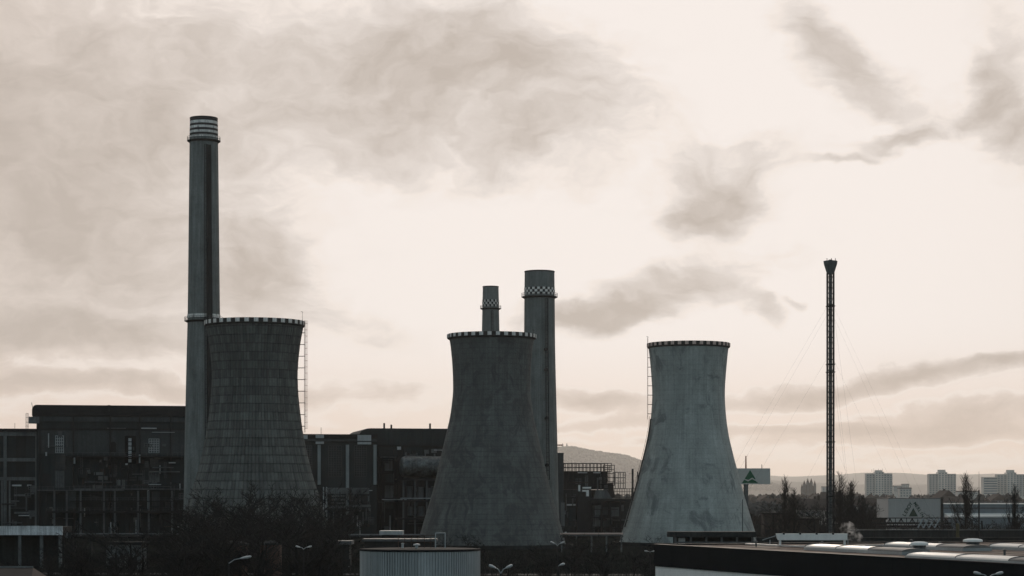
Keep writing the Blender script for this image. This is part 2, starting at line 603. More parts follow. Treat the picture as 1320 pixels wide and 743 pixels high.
HD = 20000.0
hm = HD / FPX
hill_f = terrain('hill', [(x, y * 1.0) for x, y in [
    (XP(150, HD), 8), (XP(560, HD), 60), (XP(640, HD), ZP(600, HD)), (XP(690, HD), ZP(588, HD)), (XP(722, HD), ZP(580, HD)),
    (XP(738, HD), ZP(580, HD)), (XP(765, HD), ZP(585, HD)), (XP(800, HD), ZP(589, HD)), (XP(828, HD), ZP(597, HD)),
    (XP(880, HD), ZP(606, HD)), (XP(960, HD), ZP(617, HD)), (XP(1100, HD), ZP(624, HD)), (XP(1300, HD), ZP(629, HD)), (XP(1500, HD), 30)]],
    HD, 4000, 8, 3, 70, XP(-250, HD), XP(1600, HD))
RD = 31000.0
terrain('far_ridge', [(XP(-300, RD), 80), (XP(300, RD), ZP(626, RD)), (XP(700, RD), ZP(618, RD)), (XP(900, RD), ZP(613, RD)), (XP(1000, RD), ZP(614, RD)),
                      (XP(1080, RD), ZP(612, RD)), (XP(1150, RD), ZP(610, RD)), (XP(1240, RD), ZP(611, RD)), (XP(1330, RD), ZP(613, RD)), (XP(1700, RD), ZP(618, RD))],
        RD, 4500, 14, 5, 150, XP(-350, RD), XP(1750, RD))


def crown_lump(mb, c, r, h, R):
    """a small ragged far-off tree: squashed ball of few faces with a stem"""
    n = 6
    rings = [(.15, 0), (.8, .3), (1.0, .55), (.65, .85)]
    vs_ = []
    for (k, z) in rings:
        for i in range(n):
            a = 2 * pi * i / n + R.uniform(-.3, .3)
            rr = r * k * R.uniform(.7, 1.3)
            vs_.append((c[0] + rr * cos(a), c[1] + rr * sin(a), c[2] + h * z * R.uniform(.9, 1.1)))
    vs_.append((c[0] + R.uniform(-.2, .2) * r, c[1], c[2] + h))
    fs = []
    for j in range(3):
        for i in range(n):
            fs.append((j * n + i, j * n + (i + 1) % n, (j + 1) * n + (i + 1) % n, (j + 1) * n + i))
    fs += [(18 + i, 18 + (i + 1) % n, 24) for i in range(n)]
    mb.add(vs_, fs)


wood = MB()
R = random.Random(11)
for i in range(3200):
    px = R.uniform(600, 980)
    x = XP(px, HD)
    k = R.choice((0, R.uniform(-.62, 0), R.uniform(-.62, 0)))
    h = hill_f(x)
    z = h if k == 0 else h * max(0, 1 + k * 1.15)
    crown_lump(wood, (x, HD + k * 4000 + R.uniform(-60, 5), z - 8), R.uniform(12, 30), R.uniform(16, 34), R)
o = obj('hill_woods', wood, mat=M['wood_far'])
o['kind'] = 'stuff'


def far_church():
    x, z = XP(728, HD), hill_f(XP(728, HD))
    t = thing('hill_church', 'hazy pilgrimage church with twin towers on the wooded hilltop', 'church', (x, HD, z))
    t.scale = (1.35, 1.35, 1.35)
    obj('nave', MB().prism([(-26, -8), (26, -8), (26, 9), (0, 18), (-26, 9)], 4, 34), t, mat=M['house_wall_grey'])
    for s in (-1, 1):
        tw = obj('tower', MB().box(-5.5, 5.5, -5.5, 5.5, -8, 24), t, loc=(s * 15, 0, 0), mat=M['house_wall_grey'])
        obj('tower_cap', MB().lathe([(5.4, 24.01), (6.0, 27), (3.4, 31), (3.0, 34), (.1, 40)], 8), tw, mat=M['house_roof'])


far_church()

# ================================================================== cooling towers
def interp(prof, z):
    """Catmull style interpolation of the radius over the height"""
    pts = sorted(prof)
    zs = [p[0] for p in pts]
    if z <= zs[0]:
        return pts[0][1]
    if z >= zs[-1]:
        return pts[-1][1]
    for i in range(len(pts) - 1):
        if zs[i] <= z <= zs[i + 1]:
            p0, p1, p2, p3 = pts[max(i - 1, 0)], pts[i], pts[i + 1], pts[min(i + 2, len(pts) - 1)]
            h = p2[0] - p1[0]
            k = (z - p1[0]) / h
            m1 = (p2[1] - p0[1]) / (p2[0] - p0[0]) * h
            m2 = (p3[1] - p1[1]) / (p3[0] - p1[0]) * h
            return ((2 * k ** 3 - 3 * k * k + 1) * p1[1] + (k ** 3 - 2 * k * k + k) * m1 + (-2 * k ** 3 + 3 * k * k) * p2[1] + (k ** 3 - k * k) * m2)


def cooling_tower(label, cx, D, rows, rim_hw, rim_row, material, style, whites, group, wmat):
    """rows: (picture row, half width in pixels) of the outline"""
    mpp = D / FPX
    # the outline of a round body is seen a little closer than its axis; widths are taken at the axis
    prof = [(ZP(y, D), hw * mpp) for y, hw in rows]
    top = ZP(rim_row, D)
    t = thing('cooling_tower', label, 'cooling tower', (XP(cx, D), D, 0), 0, group)
    z0 = 1.0
    RR = random.Random(int(cx))
    if style == 'ribbed':
        course = 2.2
        ncol = 96
        z = z0
        while z < top - 1.6:
            z1 = min(z + course, top - 1.3)
            mb = MB()
            vs_, fs = [], []
            m = ncol * 4
            jig = [RR.uniform(-.03, .03) for _ in range(ncol)]
            zz = [z, z + .10, z + .11, z1 - .02]
            for j, zj in enumerate(zz):
                base = interp(prof, zj)
                lip = -.20 if j < 2 else .0
                for i in range(m):
                    k = 2 * pi * (i + .0) / m
                    q = i % 4
                    rr = base + lip + ((-.16 if q == 0 else 0.0) + jig[i // 4] if j >= 2 else -.02)
                    vs_.append((rr * cos(k), rr * sin(k), zj))
            for j in range(3):
                for i in range(m):
                    fs.append((j * m + i, j * m + (i + 1) % m, (j + 1) * m + (i + 1) % m, (j + 1) * m + i))
            # close the top of the lift
            o0 = 3 * m
            vs_ += [((interp(prof, z1) - .22) * cos(2 * pi * i / m), (interp(prof, z1) - .22) * sin(2 * pi * i / m), z1 - .02) for i in range(m)]
            fs += [(o0 + i, o0 + (i + 1) % m, o0 + m + (i + 1) % m, o0 + m + i) for i in range(m)]
            mb.add(vs_, fs)
            obj('concrete_course', mb, t, mat=material)
            z += course
        pr = [(interp(prof, z0 + k * (top - 1.2 - z0) / 40) - .5, z0 + k * (top - 1.2 - z0) / 40) for k in range(41)]
        obj('inner_shell', MB().lathe(pr, 64), t, mat=M['tower_inner'], smooth=True)
    else:
        n = 144
        step = 1.45
        pr = []
        k = 0
        z = z0
        while z < top - 1.0:
            ze = min(z + step - .07, top - .9)
            pr += [(interp(prof, z) + RR.uniform(-.012, .012), z), (interp(prof, ze) + RR.uniform(-.012, .012), ze), (interp(prof, ze) - .02, ze + .035)]
            z += step
        obj('shell', MB().lathe(pr, n), t, mat=material)
        pr = [(interp(prof, z0 + k * (top - 1.2 - z0) / 40) - .4, z0 + k * (top - 1.2 - z0) / 40) for k in range(41)]
        obj('inner_shell', MB().lathe(pr, 64), t, mat=M['tower_inner'], smooth=True)
    # rim walkway with alternating painted panels
    rr = rim_hw * mpp
    ri = interp(prof, top - 1.3)
    obj('rim', MB().lathe([(ri - .55, top - 1.5), (ri + .05, top - 1.5), (rr - .06, top - 1.25), (rr - .06, top), (rr - .5, top), (rr - .5, top - .4), (ri - .55, top - .4)], 96, close=True), t, mat=M['dark_paint'])
    w = pi / whites * .94
    pm = MB().lathe([(rr - .05, -1.05), (rr + .05, -1.05), (rr + .05, -.04), (rr - .05, -.04)], 4, close=True, a0=-w / 2, a1=w / 2).mesh('rim_panel', wmat)
    for i in range(whites):
        obj('rim_panel', pm, t, loc=(0, 0, top), rot=(0, 0, 2 * pi * (i + .3) / whites))
    rl = MB()
    for i in range(72):
        a = 2 * pi * i / 72
        rl.tube(((rr - .1) * cos(a), (rr - .1) * sin(a), top), ((rr - .1) * cos(a), (rr - .1) * sin(a), top + .9), .025, n=3)
    for h in (.45, .9):
        rl.path([((rr - .1) * cos(2 * pi * i / 72), (rr - .1) * sin(2 * pi * i / 72), top + h) for i in range(73)], .025, 3)
    rb = interp(prof, z0)
    obj('basin_wall', MB().lathe([(rb + 1.7, -.5), (rb + 2.1, -.5), (rb + 2.1, 1.0), (rb + 1.7, 1.0)], 64, close=True), t, mat=M['concrete_dark'])
    return t, prof, top


TG = 'hyperbolic concrete cooling towers'
D1 = 343.0 * KD
T1, pr1, top1 = cooling_tower('dark cooling tower ribbed in rows of short panels, chimney with ringed top behind it', 328.5, D1,
                              [(420, 62.5), (426, 61.5), (445, 58), (477, 55.2), (501, 55.4), (525, 57.5), (560, 62.2), (595, 69.5), (622, 77), (649, 86), (677, 93.5), (712, 102)],
                              64.5, 414.5, M['tower_ribbed'], 'ribbed', 34, TG, M['white_paint'])
D2 = 375.0 * KD
T2, pr2, top2 = cooling_tower('dark smooth cooling tower with mottled shell standing before two chequer banded chimneys', 633.8, D2,
                              [(436, 55), (445, 53.2), (473, 50.6), (503, 49.8), (518, 51), (540, 54.2), (567, 60.5), (595, 67), (622, 73.2), (649, 80.6), (677, 89), (706, 97)],
                              57.5, 431.5, M['tower_dark'], 'smooth', 34, TG, M['white_paint'])
D3 = 394.0 * KD
T3, pr3, top3 = cooling_tower('pale grey cooling tower beside the green triangle sign, ladder up its side', 887.5, D3,
                              [(447, 51.6), (455, 50.6), (480, 48.2), (503, 46.8), (520, 47), (542, 48.8), (560, 51.4), (575, 54.6), (594, 59.4), (637, 71), (681, 84), (703, 90.5)],
                              53.5, 443.0, M['tower_pale'], 'smooth', 36, TG, M['pink_paint'])


def ladder(t, prof, top, ang, r, z0, z1, bars, mats, cage=.55, hoops=True):
    """upright access ladder held off the shell by brackets"""
    ca, sa = cos(ang), sin(ang)

    def pt(rad, tang, z):
        return (ca * rad - sa * tang, sa * rad + ca * tang, z)
    lad = obj('ladder', MB().tube(pt(r, -cage / 2, z0), pt(r, -cage / 2, z1), .05, n=4).tube(pt(r, cage / 2, z0), pt(r, cage / 2, z1), .05, n=4), t, mat=mats[0])
    rung = MB()
    z = z0
    while z < z1:
        rung.tube(pt(r, -cage / 2, z), pt(r, cage / 2, z), .025, n=3)
        z += .5
    obj('rungs', rung, lad, mat=mats[0])
    cg = MB()
    z = z0 + 1 if hoops else z1
    while z < z1:
        cg.path([pt(r + .75 * sin(k * pi / 6), .42 * cos(k * pi / 6), z) for k in range(7)], .03, 3)
        z += 1.6
    for k in (1, 3, 5) if hoops else ():
        cg.tube(pt(r + .75 * sin(k * pi / 6), .42 * cos(k * pi / 6), z0 + 1), pt(r + .75 * sin(k * pi / 6), .42 * cos(k * pi / 6), z1), .028, n=3)
    if hoops:
        obj('safety_cage', cg, lad, mat=mats[1])
    for z in bars:
        if z < z1:
            rs = interp(prof, z)
            obj('bracket', MB().tube(pt(rs - .1, 0, z), pt(r + .05, 0, z), .09, n=4), lad, mat=mats[2])


ladder(T1, pr1, top1, radians(-8), 13.3, ZP(558, D1), ZP(414, D1), [ZP(y, D1) for y in range(430, 556, 15)], (M['pink_paint'], M['red_paint'], M['black_steel']), .8)
ladder(T3, pr3, top3, radians(180 + 9), 12.45, ZP(541, D3), ZP(436, D3), [ZP(y, D3) for y in range(450, 545, 12)], (M['pink_paint'], M['grey_steel'], M['black_steel']), .4, False)
# stair running down the flare of the pale tower
st = MB()
ang = radians(180 + 14)
pts = []
z = ZP(541, D3)
while z > 5:
    r = interp(pr3, z) + .55
    pts.append((r * cos(ang), r * sin(ang), z))
    z -= 1.0
st.path([(p[0] - .3 * sin(ang), p[1] + .3 * cos(ang), p[2]) for p in pts], .12, 4)
st.path([(p[0] + .3 * sin(ang), p[1] - .3 * cos(ang), p[2]) for p in pts], .12, 4)
st.path([(p[0] - .6 * sin(ang) + cos(ang) * .5, p[1] + .6 * cos(ang) + sin(ang) * .5, p[2] + .9) for p in pts], .05, 3)
for i, p in enumerate(pts):
    st.tube((p[0] - .5 * sin(ang), p[1] + .5 * cos(ang), p[2]), (p[0] + .5 * sin(ang), p[1] - .5 * cos(ang), p[2]), .10, n=4)
    if i % 6 == 0:
        st.tube(p, (p[0] - cos(ang) * .9, p[1] - sin(ang) * .9, p[2] - .4), .07, n=4)
obj('stair', st, T3, mat=M['black_steel'])
# lightning rods
for (t, a, tp, pr, hgt) in ((T1, -10, top1, pr1, 2.4), (T3, 176, top3, pr3, 2.2), (T2, 12, top2, pr2, 1.6)):
    rr = interp(pr, tp - 1.3) + .2
    obj('lightning_rod', MB().tube((rr * cos(radians(a)), rr * sin(radians(a)), tp - .3), (rr * cos(radians(a)), rr * sin(radians(a)), tp + hgt), .05, .03, 4)
        .tube((rr * cos(radians(a)) - .4, rr * sin(radians(a)), tp + hgt), (rr * cos(radians(a)) + .2, rr * sin(radians(a)), tp + hgt - .3), .05, .04, 4), t, mat=M['black_steel'])


# ================================================================== chimneys
def gallery(parent, r, z, w=1.1, mat_=None, posts=28):
    g_ = obj('gallery', MB().lathe([(r - .05, z - .55), (r + .12, z - .55), (r + w, z - .12), (r + w, z), (r - .05, z)], 48, close=True), parent, mat=mat_ or M['concrete_dark'])
    rl = MB()
    R_ = r + w - .08
    for i in range(posts):
        a = 2 * pi * i / posts
        rl.tube((R_ * cos(a), R_ * sin(a), z), (R_ * cos(a), R_ * sin(a), z + 1.2), .045, n=4)
    for h in (.6, 1.2):
        rl.path([(R_ * cos(2 * pi * i / posts), R_ * sin(2 * pi * i / posts), z + h) for i in range(posts + 1)], .04, 4)
    obj('railing', rl, g_, mat=M['grey_steel'])
    return g_


def stack_shaft(prof, n=40, flute=.0):
    mb = MB()
    pts = []
    zmin, zmax = prof[0][1], prof[-1][1]
    pr = sorted((z, r) for r, z in prof)
    z = zmin
    lst = []
    while z < zmax - 2:
        lst.append((interp(pr, z), z))
        z += 2.5
    lst.append((interp(pr, zmax), zmax))
    out = []
    for i in range(len(lst) - 1):
        out += [lst[i], (lst[i + 1][0], lst[i + 1][1] - .12), (lst[i + 1][0] - .05, lst[i + 1][1] - .07)]
    out.append(lst[-1])
    mb.lathe(out, n)
    return mb, pr


def ladder_strip(t, pr, z0, z1, ang, mat_):
    ca, sa = cos(ang), sin(ang)
    lad = MB()
    zs = []
    z = z0
    while z < z1:
        zs.append(z)
        z += 1.5
    for q in (-.45, .45):
        lad.path([(ca * (interp(pr, z) + .45) - sa * q, sa * (interp(pr, z) + .45) + ca * q, z) for z in zs], .07, 4)
    o = obj('ladder', lad, t, mat=mat_)
    cg = MB()
    for z in zs:
        r = interp(pr, z)
        cg.path([(ca * (r + .45 + .7 * sin(k * pi / 4)) - sa * .5 * cos(k * pi / 4), sa * (r + .45 + .7 * sin(k * pi / 4)) + ca * .5 * cos(k * pi / 4), z) for k in range(5)], .05, 3)
        for q in (-.4, .4):
            cg.tube((ca * r - sa * q, sa * r + ca * q, z), (ca * (r + .5) - sa * q, sa * (r + .5) + ca * q, z), .04, n=3)
    for k in (1, 2, 3):
        cg.path([(ca * (interp(pr, z) + .45 + .7 * sin(k * pi / 4)) - sa * .5 * cos(k * pi / 4), sa * (interp(pr, z) + .45 + .7 * sin(k * pi / 4)) + ca * .5 * cos(k * pi / 4), z) for z in zs], .06, 3)
    obj('safety_cage', cg, o, mat=mat_)


def mouth(t, r, z):
    obj('mouth', MB().lathe([(r - .45, z - 6), (r - .45, z + .02), (r + .10, z + .02), (r + .10, z - .35), (r - .01, z - .40)], 40), t, mat=M['black_steel'])


CG = 'tall concrete chimneys of the power plant'
DA = 415.0 * KD
ma = DA / FPX
tA = thing('chimney', 'tallest chimney with white rings at its mouth, rising behind the ribbed cooling tower', 'chimney', (XP(262.8, DA), DA, 0), 0, CG)
sh, prA = stack_shaft([(26.5 * ma, 0), (25.0 * ma, ZP(600, DA)), (22.3 * ma, ZP(470, DA)), (20.7 * ma, ZP(405, DA)), (19.3 * ma, ZP(280, DA)), (18.2 * ma, ZP(180, DA)), (17.6 * ma, ZP(152.5, DA))])
obj('shaft', sh, tA, mat=M['stack_dark'])
zt = ZP(152.5, DA)
mouth(tA, 17.6 * ma, zt)
for y0, y1 in ((157.5, 161), (164, 167), (170, 173), (176, 178.5)):
    r = interp(prA, ZP(y0, DA))
    obj('painted_band', MB().lathe([(r - .02, ZP(y1, DA)), (r + .07, ZP(y1, DA)), (r + .05, ZP(y0, DA)), (r - .02, ZP(y0, DA))], 48, close=True), tA, mat=M['white_paint'])
for y0, y1 in ((153.8, 157.3), (161.2, 163.8), (167.2, 169.8), (173.2, 175.8)):
    r = interp(prA, ZP(y0, DA))
    obj('painted_band', MB().lathe([(r - .02, ZP(y1, DA)), (r + .05, ZP(y1, DA)), (r + .03, ZP(y0, DA)), (r - .02, ZP(y0, DA))], 48, close=True), tA, mat=M['dark_paint'])
gallery(tA, 18.4 * ma, ZP(182, DA), .75)
gallery(tA, 20.9 * ma, ZP(414, DA), 1.0)
r = interp(prA, ZP(407, DA))
obj('painted_band', MB().lathe([(r, ZP(410.5, DA)), (r + .16, ZP(410.5, DA)), (r + .12, ZP(406, DA)), (r, ZP(406, DA))], 48, close=True), tA, mat=M['white_paint'])
ladder_strip(tA, prA, 30, ZP(184, DA), radians(-74), M['black_steel'])
o = obj('flue_pilaster', MB().prism([(-1.0, 20), (1.0, 20), (.75, zt - 9), (-.75, zt - 9)], -.30, .1), tA, mat=M['concrete_dark'])
# the pilaster leans with the taper of the shaft
for v in o.data.vertices:
    a = radians(-62)
    r = interp(prA, v.co.z) - .1 - v.co.y
    tx = v.co.x
    v.co = (cos(a) * r - sin(a) * tx, sin(a) * r + cos(a) * tx, v.co.z)


def checks(t, pr, D, y0, y1, rows, n, mw, md):
    hgt = (ZP(y0, D) - ZP(y1, D)) / rows
    zb = ZP(y1, D)
    r = interp(pr, zb) + .04
    obj('painted_band', MB().lathe([(r - .1, zb), (r, zb), (r, zb + hgt * rows), (r - .1, zb + hgt * rows)], 48, close=True), t, mat=md)
    w = 2 * pi / (2 * n)
    me = MB().lathe([(r - .02, .02), (r + .04, .02), (r + .04, hgt - .02), (r - .02, hgt - .02)], 3, close=True, a0=-w / 2, a1=w / 2).mesh('painted_check', mw)
    for j in range(rows):
        for i in range(n):
            obj('painted_check', me, t, loc=(0, 0, zb + j * hgt), rot=(0, 0, 2 * w * (i + .5 * (j % 2)) + .1))


DC = 440.0 * KD
mc = DC / FPX
tC = thing('chimney', 'stout chimney with chequered band below its top, close beside the dark smooth cooling tower', 'chimney', (XP(695.5, DC), DC, 0), 0, CG)
sh, prC = stack_shaft([(26.5 * mc, 0), (25.0 * mc, ZP(660, DC)), (22.8 * mc, ZP(560, DC)), (20.2 * mc, ZP(450, DC)), (19.6 * mc, ZP(384, DC)), (19.2 * mc, ZP(350, DC))])
obj('shaft', sh, tC, mat=M['stack_pale'])
mouth(tC, 19.2 * mc, ZP(350, DC))
checks(tC, prC, DC, 371.5, 381, 3, 18, M['white_paint'], M['dark_paint'])
gallery(tC, 19.7 * mc, ZP(383, DC), .95)
ladder_strip(tC, prC, 20, ZP(384, DC), radians(-66), M['black_steel'])
for k, y in ((0, 452), (1, 478), (2, 540), (3, 600)):
    r = interp(prC, ZP(y, DC))
    a = radians(-70)
    obj('inspection_platform', MB().tube((r * cos(a), r * sin(a), ZP(y, DC)), ((r + 1.0) * cos(a), (r + 1.0) * sin(a), ZP(y, DC)), .5, .6, 6), tC, mat=M['black_steel'])
obj('bracket_arm', MB().tube((interp(prC, ZP(574, DC)) - .1, 0, ZP(574, DC)), (interp(prC, ZP(574, DC)) + 1.7, 0, ZP(574, DC)), .22, n=5), tC, mat=M['red_paint'])

DB = 565.0 * KD
mb_ = DB / FPX
tB = thing('chimney', 'slender chequer banded chimney showing its top above the dark smooth cooling tower', 'chimney', (XP(632.5, DB), DB, 0), 0, CG)
sh, prB = stack_shaft([(15.5 * mb_, 0), (11.4 * mb_, ZP(430, DB)), (10.8 * mb_, ZP(400, DB)), (10.2 * mb_, ZP(369.5, DB))])
obj('shaft', sh, tB, mat=M['stack_pale'])
mouth(tB, 10.2 * mb_, ZP(369.5, DB))
checks(tB, prB, DB, 387, 396, 3, 13, M['white_paint'], M['dark_paint'])
gallery(tB, 10.9 * mb_, ZP(398, DB), .9)
ladder_strip(tB, prB, 50, ZP(398, DB), radians(-80), M['black_steel'])

# ================================================================== power plant halls (one street front, turned 15 degrees)
FA = radians(11)
FO = Vector((XP(45, 455 * KD), 455 * KD, 0))


def FS(px, y=0.0):
    """distance along the plant front of picture column px, on the plane y metres behind the front"""
    u = (px - 660) / FPX
    c, s = cos(FA), sin(FA)
    bx, by = FO.x - s * y, FO.y + c * y
    return (by * u - bx) / (c - s * u)


def FD(px, y=0.0):
    return FO.y + cos(FA) * y + sin(FA) * FS(px, y)


def FZ(px, py, y=0.0):
    return ZP(py, FD(px, y))


def plant(name, label, cat, group=None):
    return thing(name, label, cat, FO, FA, group)


def fbox(mb, x0, x1, y0, y1, ya, yb):
    """box on the plant front between picture columns and rows (rows taken at the middle column), local depth ya..yb"""
    xm = (x0 + x1) / 2
    return mb.box(FS(x0, ya), FS(x1, ya), ya, yb, FZ(xm, y1, ya), FZ(xm, y0, ya))


PG = 'dark halls of the power plant'
# ---- boiler house with curved roof edge
bh = plant('boiler_house', 'tall dark power plant hall with overhanging roof band, behind the ringed chimney', 'building', PG)
sa, sb = FS(47), FS(300)
ztop = FZ(140, 537)
obj('wall', MB().box(sa, sb, 0, 40, -1, ztop), bh, mat=M['cladding'])
rp = [(sa - 1.5, ztop + .02), (sa - 1.5, ztop + 1.9)] + [(sa - 1.5 + 1.6 * (1 - cos(k * pi / 12)), ztop + 1.9 + 1.9 * sin(k * pi / 12)) for k in range(1, 7)]
rp += [(sb, rp[-1][1]), (sb, ztop + .02)]
obj('roof', MB().prism(rp, -.8, 40.4), bh, mat=M['roof_felt'])
obj('corner_box', MB().box(sa - 2.6, sa + 1.0, -1.3, 3, FZ(45, 546), FZ(45, 537.5)), bh, mat=M['concrete'])
# cornice bands and the string of wall panels
for (y0, y1, d, m_) in ((538, 544, -.5, 'cladding_light'), (552.5, 554, -.45, 'concrete_dark')):
    obj('cornice', fbox(MB(), 49, 290, y0, y1, d, -.01), bh, mat=M[m_])
for x0, x1 in ((49, 93.5), (95.5, 141), (143, 179), (181, 219), (221, 262)):
    for y0, y1 in ((555, 585), (586, 627)):
        obj('wall_panel', fbox(MB(), x0, x1, y0, y1, -.16, -.005), bh, mat=M['cladding_light' if y0 < 560 else 'cladding'])
for x in (94.5, 142, 180, 220, 51):
    obj('downpipe', MB().tube((FS(x, -.7), -.7, 2), (FS(x, -.7), -.7, FZ(x, 536, -.7)), .28, n=6), bh, mat=M['black_steel'])


def window_wall(parent, x0, x1, y0, y1, nx, ny, ya, glass, frame, wname='window'):
    """a framed window field: a back pane and each mullion proud of it"""
    s0, s1 = FS(x0, ya), FS(x1, ya)
    xm = (x0 + x1) / 2
    z0, z1 = FZ(xm, y1, ya), FZ(xm, y0, ya)
    w = obj(wname, MB().box(s0, s1, ya - .05, ya + .2, z0, z1), parent, mat=glass)
    fr = MB()
    for i in range(nx + 1):
        s = s0 + (s1 - s0) * i / nx
        fr.box(s - .09, s + .09, ya - .17, ya - .051, z0, z1)
    for j in range(ny + 1):
        z = z0 + (z1 - z0) * j / ny
        fr.box(s0 - .1, s1 + .1, ya - .15, ya - .052, z - .08, z + .08)
    obj('frame', fr, w, mat=frame)
    return w


for (x0, x1, y0, y1) in ((71.5, 82, 562, 584), (192, 205, 566, 584)):
    window_wall(bh, x0, x1, y0, y1, 4, 6, -.25, M['glass_grimy'], M['pale_steel'])
for (x0, x1, y0, y1) in ((72, 84, 588, 606), (193, 206, 588, 606)):
    window_wall(bh, x0, x1, y0, y1, 2, 2, -.25, M['glass_dark'], M['black_steel'])
for (x0, x1, y0, y1) in ((71, 83, 607, 629), (192, 206, 608, 622)):
    window_wall(bh, x0, x1, y0, y1, 4, 1, -.28, M['glass_grimy'], M['cladding_light'])
obj('louvre', fbox(MB(), 55, 66, 611, 628, -.3, -.17), bh, mat=M['black_steel'])
obj('pale_ledge', fbox(MB(), 182, 202, 551.6, 553, -.9, -.46), bh, mat=M['pale_steel'])  # thin ledges in a tone paler than the wall
obj('pale_ledge', fbox(MB(), 138, 162, 551.8, 552.8, -.8, -.46), bh, mat=M['concrete'])
# stair tower slot with pale flights
sl_ = obj('stair_slot', fbox(MB(), 161, 175, 562, 598, -.6, -.17), bh, mat=M['fascia_black'])
for k in range(6):
    obj('flight', fbox(MB(), 165.5, 169.5, 565 + k * 5.4, 569.2 + k * 5.4, -.9, -.61), sl_, mat=M['galv'])
obj('arched_hatch', MB().tube((FS(146, -.5), -.5, FZ(146, 573)), (FS(146, -.5), -.15, FZ(146, 573)), .95, n=12).box(FS(146) - .95, FS(146) + .95, -.5, -.2, FZ(146, 583), FZ(146, 573)), bh, mat=M['black_steel'])
# platforms and columns in the lower storeys
for (x0, x1, y0, y1) in ((86, 240, 588, 589.2), (48, 160, 631.5, 632.8), (95, 240, 630, 631.5), (60, 240, 659, 661.5), (90, 240, 646, 647)):
    pf = obj('platform', fbox(MB(), x0, x1, y0, y1, -3.4, -.35), bh, mat=M['grey_steel' if y0 in (631.5, 630) else 'black_steel'])
    rl = MB()
    s = FS(x0, -3.4)
    while s < FS(x1, -3.4):
        rl.box(s - .04, s + .04, -3.4, -3.32, FZ((x0 + x1) / 2, y0, -3.4), FZ((x0 + x1) / 2, y0, -3.4) + 1.1)
        s += 1.8
    for h in (.55, 1.1):
        rl.box(FS(x0, -3.4), FS(x1, -3.4), -3.40, -3.34, FZ((x0 + x1) / 2, y0, -3.4) + h - .03, FZ((x0 + x1) / 2, y0, -3.4) + h + .03)
    obj('railing', rl, pf, mat=M['grey_steel'])
for x in (59, 70, 86, 104, 119, 134, 148, 163, 178, 192, 207, 222):
    obj('column', MB().box(FS(x, -3.2) - .32, FS(x, -3.2) + .32, -3.25, -2.7, 0, FZ(x, 632.9, -3.2)), bh, mat=M['concrete_dark' if x % 2 else 'grey_steel'])
for (x0, x1, y0, y1, m_) in ((86, 98, 633.5, 656, 'cladding_light'), (196, 206, 634, 653, 'cladding_light'), (106, 184, 634, 636, 'concrete_dark'), (113, 140, 640, 656, 'concrete_dark'), (146, 178, 639, 655, 'concrete_dark')):
    obj('cabin_wall', fbox(MB(), x0, x1, y0, y1, -2.4, -.2), bh, mat=M[m_])
for x, y0, y1 in ((96, 590, 598), (180, 586, 597), (104, 632, 658), (191, 632, 656)):
    obj('vent_pipe', MB().tube((FS(x, -2.0), -2.0, FZ(x, y1, -2)), (FS(x, -2.0), -2.0, FZ(x, y0, -2)), .3, n=8), bh, mat=M['galv'])
R = random.Random(5)
for k in range(26):
    x = R.uniform(98, 182)
    y = R.uniform(592, 628)
    w_, h_ = R.uniform(4, 13), R.uniform(3, 9)
    obj('duct', fbox(MB(), x, x + w_, y, y + h_, -R.uniform(.8, 2.3), -.3), bh, mat=M[R.choice(('cladding', 'concrete_dark', 'cladding_light', 'black_steel', 'concrete', 'brick_dark'))])
for k in range(7):
    x = 100 + k * 11 + R.uniform(-2, 2)
    obj('pipe', MB().path([(FS(x, -2.6), -2.6, FZ(x, 630)), (FS(x, -2.6), -2.6, FZ(x, R.uniform(592, 612))), (FS(x + 7, -2.6), -2.6, FZ(x, R.uniform(592, 606)))], .22, 6), bh, mat=M[R.choice(('grey_steel', 'black_steel', 'concrete_dark'))])
rm = MB()
for x, y in ((40.5, 519), (42, 525)):
    rm.tube((FS(x + 4), 1, ztop), (FS(x), 1, FZ(x, y)), .08, n=4)
obj('antenna', rm, bh, mat=M['black_steel'])
obj('roof_vent', MB().box(FS(139), FS(142), -1.2, 2, FZ(140, 530), FZ(140, 522.5)), bh, mat=M['black_steel'])

